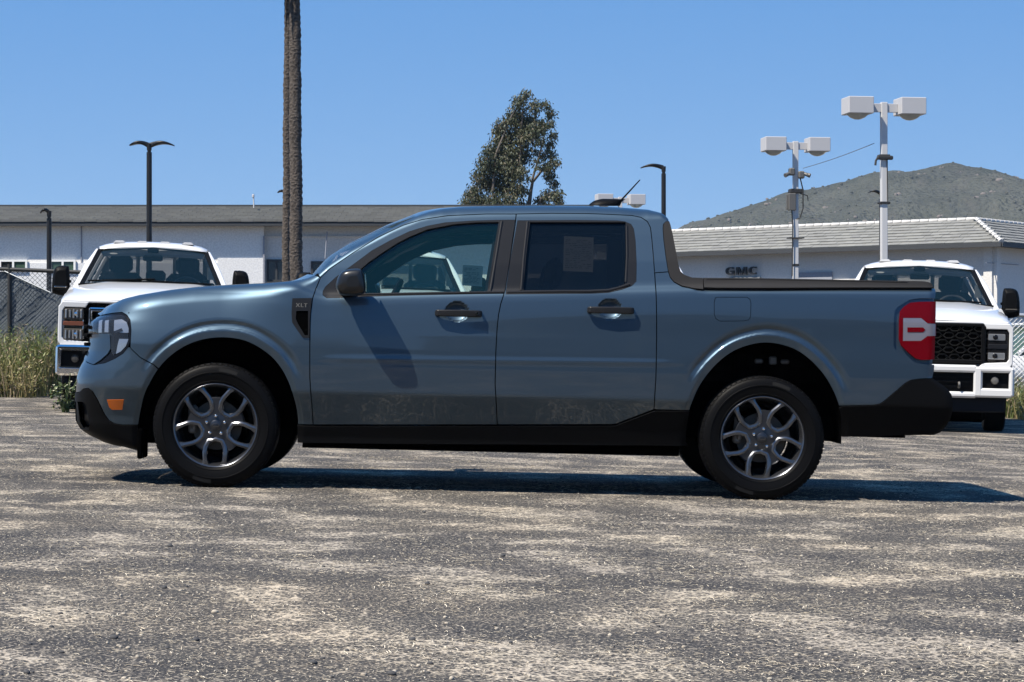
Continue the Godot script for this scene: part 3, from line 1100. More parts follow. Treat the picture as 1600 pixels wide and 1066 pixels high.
	for k in 2:
		var hl := group_part("headlamp", car)
		part("housing", panel(shrunk(lamp, 0.001), -0.004, 0.01, 0.02, [shrunk(outline("lamp_lens"), 0.001)])[k], M.black_gloss, hl)
		part("lamp_back", panel(shrunk(lamp, 0.004), -0.05, 0.012, 0.0)[k], M.cavity, hl)
		part("body_coloured_block", panel(outline("lamp_block"), 0.004, 0.008, 0.03)[k], M.paint_blue, hl)
		part("daytime_bar", panel(poly([Vector2(-0.704, 0.856), Vector2(-0.708, 0.936), Vector2(-0.683, 0.940), Vector2(-0.679, 0.857)]), -0.012, 0.008, 0.01)[k], M.reflector, hl)
		part("daytime_bar", panel(poly([Vector2(-0.661, 0.860), Vector2(-0.664, 0.936), Vector2(-0.638, 0.940), Vector2(-0.634, 0.861)]), -0.014, 0.008, 0.01)[k], M.reflector, hl)
		part("reflector", panel(poly([Vector2(-0.601, 0.872), Vector2(-0.604, 0.941), Vector2(-0.556, 0.945), Vector2(-0.525, 0.927), Vector2(-0.508, 0.888), Vector2(-0.507, 0.863), Vector2(-0.553, 0.862)]), -0.018, 0.008, 0.015)[k], M.reflector, hl)
		part("reflector", panel(poly([Vector2(-0.506, 0.827), Vector2(-0.509, 0.791), Vector2(-0.531, 0.762), Vector2(-0.569, 0.740), Vector2(-0.581, 0.743), Vector2(-0.571, 0.801), Vector2(-0.564, 0.826)]), -0.018, 0.008, 0.015)[k], M.reflector, hl)
		part("projector", panel(poly([Vector2(-0.593, 0.869), Vector2(-0.550, 0.887), Vector2(-0.542, 0.873), Vector2(-0.585, 0.858)]), -0.012, 0.008, 0.012)[k], M.black_gloss, hl)
		part("lens", panel(shrunk(outline("lamp_lens"), 0.0015), -0.001, 0.012, 0.0)[k], M.lens_clear, hl)
	open_top = false
	# --- tail lamps ---
	for k in 2:
		var tl := group_part("tail_lamp", car)
		part("lamp_seat", panel(shrunk(outline("tail_recess"), -0.002), -0.014, 0.012, 0.0)[k], M.paint_blue, tl)
		part("red_lens", panel(shrunk(outline("tail"), 0.0005), 0.006, 0.01, 0.03, [outline("tail_white")])[k], M.lamp_red, tl)
		part("clear_lens", panel(shrunk(outline("tail_white"), 0.0005), 0.005, 0.008, 0.02, [outline("tail_slot")])[k], M.lamp_white, tl)
		part("red_slot", panel(outline("tail_slot"), 0.007, 0.008, 0.02)[k], M.lamp_red, tl)
	# --- black sail panel and bed rail caps ---
	open_top = true
	var fin_o := joined([fin_in, rev(outline("fin_outer"))])
	both("sail_panel", panel(shrunk(fin_o, 0.0012), 0.006, 0.01, 0.06), M.cap_plastic, car)
	var cap_o := joined([PackedVector2Array([Vector2(2.726, 1.18)]), outline("cap_top"), rev(top_line(2.726, 4.04, 20))])
	both("bed_rail_cap", panel(shrunk(cap_o, 0.0008), 0.008, 0.012, 0.05), M.cap_plastic, car)
	open_top = false
	for sg: float in [-1.0, 1.0]:
		begin()
		var rings := []
		for x: float in spread(2.74, 4.0, 10):
			var y := knots(T.cap_top, x)
			var w := 0.872 - maxf(0.0, x - 3.9) * 0.4
			rings.append(PackedVector3Array([Vector3(x, y - 0.006, sg * w), Vector3(x, y, sg * (w - 0.012)), Vector3(x, y, sg * (w - 0.10)), Vector3(x, y - 0.05, sg * (w - 0.11)), Vector3(x, y - 0.05, sg * (w - 0.02))]))
		loft(rings)
		done("bed_rail_top", M.cap_plastic, car)
	# --- roof, bonnet, glass fore and aft ---
	begin()
	top_sheet(spread(1.09, 2.53, 40), func(x: float) -> Vector2: return Vector2(-0.045 * (1.0 - smoothstep(1.09, 1.4, x)), 0.028 + 0.010 * (1.0 - smoothstep(1.09, 1.4, x))), 0.002, 24)
	done("roof", M.paint_blue, car)
	begin()
	top_sheet(spread(-0.735, 0.53, 50), func(x: float) -> Vector2: return Vector2(-0.07 * (1.0 - smoothstep(-0.735, -0.4, x)) - 0.10 * smoothstep(0.3, 0.53, x), 0.022), 0.002, 24)
	done("bonnet", M.paint_blue, car)
	begin()
	top_sheet(spread(0.46, 1.09, 28), func(x: float) -> Vector2: return Vector2(lerpf(-0.075, -0.045, (x - 0.46) / 0.63), lerpf(-0.004, 0.060, smoothstep(0.46, 0.66, x)) - 0.022 * pow((x - 0.46) / 0.63, 3.0)), 0.0, 24)
	done("windscreen", M.glass_shade, car)
	begin()
	top_sheet([0.43, 0.52, 0.56], func(x: float) -> Vector2: return Vector2(-0.12, -0.012), 0.04, 12)
	done("cowl", M.cavity, car)
	# back of the cab with its window, the bed, the tailgate, the nose
	begin()
	box(Vector3(2.50, 0.86, 0), Vector3(0.05, 0.70, 1.62), 0.01)
	for sg: float in [-1.0, 1.0]:
		bar(Vector3(2.52, 1.2, sg * 0.76), Vector3(2.47, 1.56, sg * 0.66), 0.10, 0.06, 0.01, Vector3.RIGHT)
	bar(Vector3(2.475, 1.57, -0.6), Vector3(2.475, 1.57, 0.6), 0.06, 0.07, 0.01)
	done("cab_back_wall", M.black_plastic, car)
	begin()
	quad(Vector3(2.52, 1.2, -0.72), Vector3(2.52, 1.2, 0.72), Vector3(2.475, 1.545, 0.62), Vector3(2.475, 1.545, -0.62), Vector3.RIGHT)
	done("back_window", M.glass_dark, car)
	begin()
	box(Vector3(3.27, 0.66, 0), Vector3(1.48, 0.04, 0.88))
	for sg: float in [-1.0, 1.0]:
		box(Vector3(3.27, 0.80, sg * 0.435), Vector3(1.48, 0.28, 0.03))
		box(Vector3(3.27, 0.945, sg * 0.61), Vector3(1.48, 0.03, 0.36))
		box(Vector3(3.27, 1.06, sg * 0.775), Vector3(1.48, 0.22, 0.03))
	done("bed_liner", M.black_plastic, car)
	begin()
	box(Vector3(4.0, 0.96, 0), Vector3(0.075, 0.50, 1.50), 0.02)
	box(Vector3(4.0, 1.225, 0), Vector3(0.09, 0.035, 1.56), 0.01)
	done("tailgate", M.paint_blue, car)
	begin()
	box(Vector3(4.085, 0.53, 0), Vector3(0.11, 0.24, 1.30), 0.03)
	done("rear_bumper_bar", M.black_plastic, car)
	# nose: what closes the front between the two sides
	nose(0.22, 0.545, 0.003, M.black_plastic, "lower_grille", car)
	nose(0.545, 0.70, 0.0, M.paint_blue, "nose_panel", car)
	nose(0.70, 0.945, -0.004, M.black_gloss, "grille", car)
	begin()
	for y: float in [0.74, 0.79, 0.84, 0.89]:
		for q in 16:
			var z := (q - 7.5) * 0.075
			var x := nose_x(z, y) - 0.012
			box(Vector3(x, y, z), Vector3(0.02, 0.022, 0.055), 0.004)
	done("grille_mesh", M.black_plastic, car)
	# --- mirrors ---
	for k in 2:
		var sg := 1.0 if k == 0 else -1.0
		var prof := outline("mirror")
		var c := Vector2(0.752, 1.172)
		var rings := []
		for s: Array in [[0.935, 0.55, 0.0], [0.945, 0.80, 0.0], [0.965, 0.93, 0.0], [1.00, 1.0, 0.0], [1.06, 1.0, 0.005], [1.10, 0.97, 0.008], [1.125, 0.88, 0.010], [1.138, 0.70, 0.012], [1.142, 0.40, 0.014]]:
			var ring := PackedVector3Array()
			for p in smooth_loop(prof, 3):
				var q: Vector2 = c + (p - c) * float(s[1])
				ring.append(Vector3(q.x + s[2], q.y, sg * s[0]))
			rings.append(ring)
		begin()
		loft(rings)
		var mi := done("wing_mirror", M.mirror_cap, car)
		begin()
		bar(Vector3(0.70, 1.125, sg * 0.85), Vector3(0.735, 1.135, sg * 0.97), 0.07, 0.045, 0.012)
		done("stalk", M.black_plastic, mi)
		begin()
		quad(Vector3(0.832, 1.12, sg * 0.955), Vector3(0.832, 1.12, sg * 1.11), Vector3(0.825, 1.222, sg * 1.11), Vector3(0.825, 1.222, sg * 0.955), Vector3.RIGHT)
		done("mirror_glass", M.chrome, mi)
	# --- aerials ---
	begin()
	var base_rings := []
	for s: Array in [[0.0, 0.05, 0.0], [0.012, 0.048, 0.01], [0.026, 0.036, 0.025], [0.036, 0.02, 0.05], [0.04, 0.008, 0.065]]:
		var ring := PackedVector3Array()
		for a in 20:
			var t := TAU * a / 20
			ring.append(Vector3(2.205, 1.702, 0.000) + Vector3(cos(t) * 0.095 * (1.0 - s[2] * 4.0) + s[2] * 0.9, s[0] + 0.0, sin(t) * s[1]))
		base_rings.append(ring)
	loft(base_rings)
	var ab := done("aerial_base", M.black_plastic, car)
	begin()
	tube([Vector3(2.286, 1.712, 0.000), Vector3(2.418, 1.862, 0.000)], [0.006, 0.0035], 8)
	done("whip_aerial", M.black_plastic, ab)
	# --- inside ---
	begin()
	box(Vector3(1.80, 1.575, 0), Vector3(1.40, 0.03, 1.16), 0.01)
	done("headliner", M.cabin_light, car)
	begin()
	box(Vector3(1.55, 0.36, 0), Vector3(2.1, 0.06, 1.56))
	box(Vector3(0.72, 0.80, 0), Vector3(0.34, 0.50, 1.50), 0.04)
	box(Vector3(0.66, 1.05, 0), Vector3(0.30, 0.06, 1.46), 0.025)
	done("dashboard", M.cabin, car)
	begin()
	var rim := []
	var wb := Basis(Vector3.BACK, deg_to_rad(-25.0))
	for a in 33:
		var t := TAU * a / 32
		rim.append(Vector3(0.925, 1.035, 0.37) + wb * Vector3(0.0, cos(t) * 0.185, sin(t) * 0.185))
	tube(rim, 0.015, 8, false)
	bar(Vector3(0.925, 1.035, 0.37), Vector3(0.74, 0.96, 0.37), 0.06, 0.06, 0.01)
	bar(Vector3(0.925, 1.035, 0.20), Vector3(0.925, 1.035, 0.54), 0.03, 0.05, 0.01)
	done("steering_wheel", M.black_plastic, car)
	for sg: float in [-1.0, 1.0]:
		begin()
		bar(Vector3(1.66, 0.55, sg * 0.37), Vector3(1.86, 1.12, sg * 0.37), 0.48, 0.13, 0.05, Vector3.RIGHT)
		box(Vector3(1.45, 0.52, sg * 0.37), Vector3(0.52, 0.16, 0.50), 0.05)
		bar(Vector3(1.87, 1.17, sg * 0.37), Vector3(1.91, 1.36, sg * 0.37), 0.26, 0.10, 0.04, Vector3.RIGHT)
		done("front_seat", M.cabin, car)
	begin()
	box(Vector3(2.2, 0.55, 0), Vector3(0.5, 0.2, 1.3), 0.05)
	bar(Vector3(2.32, 0.6, 0), Vector3(2.42, 1.12, 0), 1.3, 0.14, 0.05, Vector3.RIGHT)
	for z: float in [-0.4, 0.4]:
		bar(Vector3(2.42, 1.14, z), Vector3(2.44, 1.28, z), 0.25, 0.09, 0.03, Vector3.RIGHT)
	done("rear_seat", M.cabin, car)
	# --- underneath ---
	begin()
	box(Vector3(1.55, 0.30, 0), Vector3(2.15, 0.14, 1.40))
	box(Vector3(1.55, 0.245, 0), Vector3(1.9, 0.03, 1.30))
	box(Vector3(3.4, 0.42, 0), Vector3(1.1, 0.12, 1.1))
	box(Vector3(-0.15, 0.31, 0), Vector3(0.7, 0.16, 1.1))
	for a in 2:
		tube([Vector3(AXLE[a], HUB, -0.75), Vector3(AXLE[a], HUB, 0.75)], 0.05, 10)
	for sg: float in [-1.0, 1.0]:
		box(Vector3(3.05, 0.55, sg * 0.62), Vector3(0.12, 0.3, 0.1), 0.02)
		box(Vector3(3.12, 0.775, sg * 0.66), Vector3(0.05, 0.05, 0.05), 0.01)
		box(Vector3(-0.432, 0.235, sg * 0.70), Vector3(0.03, 0.17, 0.22), 0.008)
	done("underbody", M.cavity, car)
	for sg: float in [-1.0, 1.0]:
		for q: Array in [[3.15, 0.79, 0.045, 0.05], [3.07, 0.785, 0.05, 0.028], [3.22, 0.785, 0.05, 0.028]]:
			begin()
			box(Vector3(q[0], q[1], sg * 0.70), Vector3(q[2], q[3], 0.03), 0.008)
			done("bracket", M.steel_dull, car)
	for a in 2:
		for sg: float in [-1.0, 1.0]:
			begin()
			var near := []
			var deep := []
			for p in arch_line(a, -3.0, 183.0, 0.002):
				near.append(Vector3(p.x, p.y, sg * (side_z(p.x, p.y) - 0.012)))
				deep.append(Vector3(p.x, p.y, sg * 0.45))
			for s in near.size() - 1:
				quad(near[s], near[s + 1], deep[s + 1], deep[s], Vector3(AXLE[a], HUB, 0) - near[s])
			var fan: Vector3 = Vector3(AXLE[a], HUB, sg * 0.45)
			for s in near.size() - 1:
				tri3(fan, deep[s], deep[s + 1], Vector3(0, 0, sg))
			done("wheel_arch_liner", M.cavity, car)
	# --- wheels ---
	var wheel := make_wheel(car)
	for a in 2:
		for sg: float in [1.0, -1.0]:
			var w: Node3D = wheel if a == 0 and sg > 0.0 else wheel.duplicate()
			if w != wheel:
				w.name = "wheel_%03d" % (a * 2 + (1 if sg < 0.0 else 0))
				car.add_child(w, true)
			var turn := deg_to_rad(-72.0 + 54.0 + 18.0) if a == 0 else deg_to_rad(-6.0)
			var b := Basis(Vector3.BACK, turn)
			if sg < 0.0:
				b = Basis(Vector3.UP, PI) * b
			w.transform = Transform3D(b, Vector3(AXLE[a], HUB + 0.002, sg * 0.795))
			if a == 1 and sg > 0.0:
				begin()
				lathe(PackedVector2Array([Vector2(0.0, 0.002), Vector2(0.011, 0.002), Vector2(0.013, -0.002)]), Transform3D(Basis(Vector3.RIGHT, PI / 2), Vector3.ZERO), 14)
				done("paint_dot", M.red_dot, w, Transform3D(b.inverse(), b.inverse() * Vector3(0.258, 0.118, 0.1035)))

func shifted(p: PackedVector2Array, d: Vector2) -> PackedVector2Array:
	var q := PackedVector2Array()
	for v in p:
		q.append(v + d)
	return q

func poly(l: Array) -> PackedVector2Array:
	var p := PackedVector2Array()
	for v: Vector2 in l:
		p.append(v)
	return p

func smooth_loop(p: PackedVector2Array, n: int) -> PackedVector2Array:
	var q := PackedVector2Array()
	var m := p.size()
	for k in m:
		for s in n:
			q.append(p[k].cubic_interpolate(p[(k + 1) % m], p[(k + m - 1) % m], p[(k + 2) % m], float(s) / n))
	return q

func begin_glass(outline: PackedVector2Array, k: int) -> void:
	# a pane with thickness: two sheets and the rim between them
	var o := shrunk(outline, -0.006)
	var a: ArrayMesh = panel(o, -0.012, 0.05, 0.0)[k]
	var b: ArrayMesh = panel(o, -0.017, 0.05, 0.0)[k]
	begin()
	for pair: Array in [[a, 1.0], [b, -1.0]]:
		var arr: Array = pair[0].surface_get_arrays(0)
		var st := bv.size()
		for v in arr[Mesh.ARRAY_VERTEX].size():
			vert(arr[Mesh.ARRAY_VERTEX][v], arr[Mesh.ARRAY_NORMAL][v] * float(pair[1]))
		for i in arr[Mesh.ARRAY_INDEX]:
			bi.append(st + i)

func edge_strip(pts: Array, half: float, proud: float, k: int) -> void:
	var sg := 1.0 if k == 0 else -1.0
	var rings := []
	for s in pts.size():
		var p: Vector2 = pts[s]
		var d: Vector2 = (pts[mini(s + 1, pts.size() - 1)] - pts[maxi(s - 1, 0)]).normalized()
		var o := Vector2(-d.y, d.x)
		var z := side_z(p.x, p.y)
		var ring := PackedVector3Array()
		for q: Array in [[-1.0, -0.005], [-1.0, 0.5], [-0.5, 1.0], [0.5, 1.0], [1.0, 0.5], [1.0, -0.005]]:
			var e: Vector2 = p + o * half * float(q[0])
			ring.append(Vector3(e.x, e.y, sg * (z + proud * float(q[1]))))
		rings.append(ring)
	loft(rings)

func label_sheet(door: Node, sg: float, a: Vector2, b: Vector2, inset: float, lines: int) -> void:
	var lo := a.min(b)
	var hi := a.max(b)
	begin()
	var zf := func(x: float, y: float, e: float) -> Vector3: return Vector3(x, y, sg * (side_z(x, y) - inset + e))
	var skew := 0.004
	quad(zf.call(lo.x, lo.y, 0.0), zf.call(hi.x, lo.y - skew, 0.0), zf.call(hi.x + skew * 0.6, hi.y - skew, 0.0), zf.call(lo.x + skew * 0.6, hi.y, 0.0), Vector3(0, 0, sg))
	done("paper_label", M.paper, door)
	if lines == 0:
		return
	begin()
	var r := RandomNumberGenerator.new()
	r.seed = 5 + lines
	for l in lines:
		var y := lerpf(hi.y - 0.018, lo.y + 0.012, (l + 0.5) / lines)
		var x := lo.x + 0.012
		while x < hi.x - 0.02:
			var w := r.randf_range(0.008, 0.03)
			if r.randf() < 0.75:
				for e: float in [0.0012, -0.0022]:
					quad(zf.call(x, y, e), zf.call(minf(x + w, hi.x - 0.008), y, e), zf.call(minf(x + w, hi.x - 0.008), y + 0.0032, e), zf.call(x, y + 0.0032, e), Vector3(0, 0, sg if e > 0.0 else -sg))
			x += w + 0.006
	done("print", M.ink, door)

func nose_x(z: float, y: float) -> float:
	var xf := look(lut_xf, 0.15, 0.005, y)
	var w := look(lut_base, 0.15, 0.004, y)
	return -0.25 - (-0.25 - xf) * pow(maxf(0.0, 1.0 - pow(absf(z) / w, 3.1)), 1.0 / 3.1) * 0.999

func nose(y0: float, y1: float, off: float, m: Material, called: String, car: Node) -> void:
	begin()
	var ny := 10
	var nz := 24
	var st := bv.size()
	for j in ny + 1:
		for i in nz + 1:
			var y := lerpf(y0, y1, float(j) / ny)
			var z := lerpf(-0.56, 0.56, float(i) / nz)
			var e := 0.004
			var n := Vector3(-1.0, (nose_x(z, y + e) - nose_x(z, y - e)) / (2.0 * e), (nose_x(z + e, y) - nose_x(z - e, y)) / (2.0 * e)).normalized()
			vert(Vector3(nose_x(z, y) + 0.004, y, z) + n * off, n)
	for j in ny:
		for i in nz:
			var a := st + j * (nz + 1) + i
			bi.append_array([a, a + 1, a + nz + 2, a, a + nz + 2, a + nz + 1])
	done(called, m, car)

func make_wheel(car: Node) -> Node3D:
	# axle along z, outer face at +z; origin in the middle of the tyre
	var w := group_part("wheel", car)
	var ax := Transform3D(Basis(Vector3.RIGHT, PI / 2), Vector3.ZERO)   # lathe height -> +z
	begin()
	var prof := PackedVector2Array([Vector2(0.226, -0.085), Vector2(0.236, -0.098), Vector2(0.262, -0.108), Vector2(0.300, -0.112), Vector2(0.325, -0.108), Vector2(0.340, -0.098), Vector2(0.347, -0.085)])
	for g: float in [-0.052, -0.018, 0.018, 0.052]:
		prof.append_array(PackedVector2Array([Vector2(0.3515, g - 0.0075), Vector2(0.3515, g - 0.0045), Vector2(0.344, g - 0.004), Vector2(0.344, g + 0.004), Vector2(0.3515, g + 0.0045)]))
	prof.append_array(PackedVector2Array([Vector2(0.347, 0.085), Vector2(0.340, 0.098), Vector2(0.325, 0.108), Vector2(0.3015, 0.112), Vector2(0.2995, 0.1145), Vector2(0.2945, 0.1145), Vector2(0.2925, 0.1115), Vector2(0.262, 0.108), Vector2(0.252, 0.1045), Vector2(0.250, 0.107), Vector2(0.241, 0.103), Vector2(0.236, 0.098), Vector2(0.226, 0.085)]))
	lathe(prof, ax, 96)
	done("tyre", M.rubber, w)
	begin()
	# shoulder blocks all round the tread
	for s in 66:
		var a := TAU * s / 66
		for sg: float in [-1.0, 1.0]:
			var c := Basis(Vector3.BACK, a)
			box(c * Vector3(0.3400, 0, sg * 0.090), Vector3(0.014, 0.026, 0.018), 0.002, c * Basis(Vector3.UP, -sg * 0.75))
	done("tread_blocks", M.rubber, w)
	# moulded panels on the side wall
	for k in 2:
		begin()
		var a0 := deg_to_rad(68.0 + k * 180.0)
		for s in 8:
			var a := a0 + deg_to_rad(2.4) * s
			var b := a0 + deg_to_rad(2.4) * (s + 1)
			quad(Vector3(cos(a) * 0.303, sin(a) * 0.303, 0.1135), Vector3(cos(b) * 0.303, sin(b) * 0.303, 0.1135), Vector3(cos(b) * 0.323, sin(b) * 0.323, 0.1095), Vector3(cos(a) * 0.323, sin(a) * 0.323, 0.1095), Vector3(0, 0, 1))
		done("moulded_mark", M.rubber_worn, w)
	# rim: lip, barrel
	var R := 0.237
	begin()
	lathe(PackedVector2Array([Vector2(0.170, -0.09), Vector2(0.205, -0.06), Vector2(0.208, 0.03), Vector2(0.214, 0.070), Vector2(0.2215, 0.085), Vector2(0.2265, 0.0965), Vector2(0.2335, 0.1015), Vector2(0.2375, 0.099), Vector2(0.236, 0.09)]), ax, 80)
	done("rim", M.rim_grey, w)
	begin()
	lathe(PackedVector2Array([Vector2(0.0, 0.076), Vector2(0.060, 0.076), Vector2(0.078, 0.070), Vector2(0.082, 0.04)]), ax, 48)
	done("hub", M.rim_dark, w)
	# five dark arms, each between two looped spokes
	var first := true
	var arm_mesh: ArrayMesh
	var loop_mesh: ArrayMesh
	begin()
	prism(PackedVector2Array([Vector2(0.05, -0.044), Vector2(0.10, -0.040), Vector2(0.150, -0.034), Vector2(0.160, -0.026), Vector2(0.162, 0.0), Vector2(0.160, 0.026), Vector2(0.150, 0.034), Vector2(0.10, 0.040), Vector2(0.05, 0.044)]), 0.03, 0.076, Transform3D(), 0.008)
	arm_mesh = commit()
	begin()
	var path := [Vector2(0.2265, 0.050), Vector2(0.196, 0.0535), Vector2(0.150, 0.0575), Vector2(0.122, 0.0535), Vector2(0.088, 0.036), Vector2(0.078, 0.0), Vector2(0.088, -0.036), Vector2(0.122, -0.0535), Vector2(0.150, -0.0575), Vector2(0.196, -0.0535), Vector2(0.2265, -0.050)]
	var rings := []
	var hts := [0.0915, 0.0945, 0.092, 0.088, 0.083, 0.081, 0.083, 0.088, 0.092, 0.0945, 0.0915]
	for k in path.size():
		var p: Vector2 = path[k]
		var d: Vector2 = (path[mini(k + 1, path.size() - 1)] - path[maxi(k - 1, 0)]).normalized()
		var o := Vector2(d.y, -d.x)   # away from the window
		if o.dot(p - Vector2(0.15, 0.0)) < 0.0:
			o = -o
		var h: float = hts[k]
		var wd := 0.0128 if k > 0 and k < path.size() - 1 else 0.024
		var ring := PackedVector3Array()
		for q: Array in [[-1.0, -0.055], [-1.0, -0.014], [-0.80, -0.002], [0.25, 0.0], [0.95, -0.006], [1.3, -0.028], [1.3, -0.055]]:
			var e: Vector2 = p + o * wd * float(q[0])
			ring.append(Vector3(e.x, e.y, h + float(q[1])))
		rings.append(ring)
	# one crisp facet after the other
	for q in 6:
		var strip := []
		var mids := []
		for r: PackedVector3Array in rings:
			strip.append(PackedVector3Array([r[q], r[q + 1]]))
			mids.append((r[0] + r[6]) * 0.5)
		loft(strip, false, false, true, Color.WHITE, mids)
	loop_mesh = commit()
	for k in 5:
		var a := deg_to_rad(-90.0 + 72.0 * k)
		part("spoke", loop_mesh, M.rim_grey, w, Transform3D(Basis(Vector3.BACK, a), Vector3.ZERO))
		part("arm", arm_mesh, M.rim_dark, w, Transform3D(Basis(Vector3.BACK, a + deg_to_rad(36.0)), Vector3.ZERO))
	begin()
	lathe(PackedVector2Array([Vector2(0.0, 0.0), Vector2(0.006, -0.001), Vector2(0.0095, -0.005), Vector2(0.0105, -0.025)]), Transform3D(Basis(Vector3.RIGHT, PI / 2), Vector3.ZERO), 14)
	var nut := commit()
	for k in 5:
		var a := deg_to_rad(90.0 + 72.0 * k)
		part("wheel_nut", nut, M.chrome, w, Transform3D(Basis(), Vector3(cos(a) * 0.053, sin(a) * 0.053, 0.092)))
	begin()
	lathe(PackedVector2Array([Vector2(0.0, 0.086), Vector2(0.020, 0.085), Vector2(0.030, 0.080), Vector2(0.032, 0.07)]), ax, 32)
	done("centre_cap", M.rim_dark, w)
	begin()
	var oval := []
	for s in 25:
		var t := TAU * s / 24
		oval.append(Vector3(cos(t) * 0.019, sin(t) * 0.009, 0.0865))
	tube(oval, 0.0009, 5, false)
	done("emblem_ring", M.steel, w)
	# brake
	begin()
	lathe(PackedVector2Array([Vector2(0.05, 0.035), Vector2(0.085, 0.035), Vector2(0.086, 0.020), Vector2(0.140, 0.020), Vector2(0.140, -0.004)]), ax, 48)
	done("brake_disc", M.steel, w)
	begin()
	box(Vector3(-0.135, 0.03, 0.02), Vector3(0.05, 0.16, 0.045), 0.012)
	box(Vector3(-0.125, 0.06, 0.045), Vector3(0.03, 0.035, 0.02), 0.008)
	box(Vector3(-0.125, -0.01, 0.045), Vector3(0.03, 0.035, 0.02), 0.008)
	done("brake_caliper", M.steel_dull, w)
	begin()
	lathe(PackedVector2Array([Vector2(0.155, -0.03), Vector2(0.0, -0.03)]), ax, 32)
	done("backing_plate", M.cavity, w)
	return w

# ---------- white heavy pickups, nose to the camera ----------
func mirrored(list: Array) -> PackedVector3Array:
	# half a section from the left bottom over the middle, closed to a symmetric open line
	var p := PackedVector3Array()
	for v: Vector3 in list:
		p.append(Vector3(-v.x, v.y, v.z))
	for k in range(list.size() - 1, -1, -1):
		if absf(list[k].x) > 0.001:
			p.append(list[k])
	return p

func resample(p: PackedVector3Array, n: int) -> PackedVector3Array:
	var len := 0.0
	for k in p.size() - 1:
		len += p[k].distance_to(p[k + 1])
	var out := PackedVector3Array()
	var at := 0.0
	var k := 0
	for s in n + 1:
		var want := len * s / n
		while k < p.size() - 2 and at + p[k].distance_to(p[k + 1]) < want:
			at += p[k].distance_to(p[k + 1])
			k += 1
		out.append(p[k].lerp(p[k + 1], clampf((want - at) / maxf(1e-6, p[k].distance_to(p[k + 1])), 0, 1)))
	return out

func make_white_pickups() -> void:
	var grp := "white heavy pickups parked in a row behind the blue pickup"
	var spots := [
		[Vector3(-4.220, 0.109, -25.000), 8.0, true, "white heavy pickup with chrome grille and bumper, left of the palm trunks"],
		[Vector3(-1.438, 0.029, -25.200), 3.0, true, "white heavy pickup seen through the blue pickup's front door window"],
		[Vector3(1.200, -0.045, -25.200), -3.5, true, "white heavy pickup mostly hidden by the blue pickup's cab, roof edge showing over the bed"],
		[Vector3(4.712, -0.126, -25.000), -8.5, false, "white heavy pickup with black grille and white bumper behind the blue pickup's tailgate"],
	]
	for s: Array in spots:
		var p: Vector3 = s[0]
		p.y = ground_y(p.x)
		var b := Basis(Vector3.BACK, deg_to_rad(-1.3778)) * Basis(Vector3.UP, deg_to_rad(s[1]))
		var t := thing("white_pickup", s[3], "pickup truck", Transform3D(b, p), grp)
		white_pickup(t, s[2])

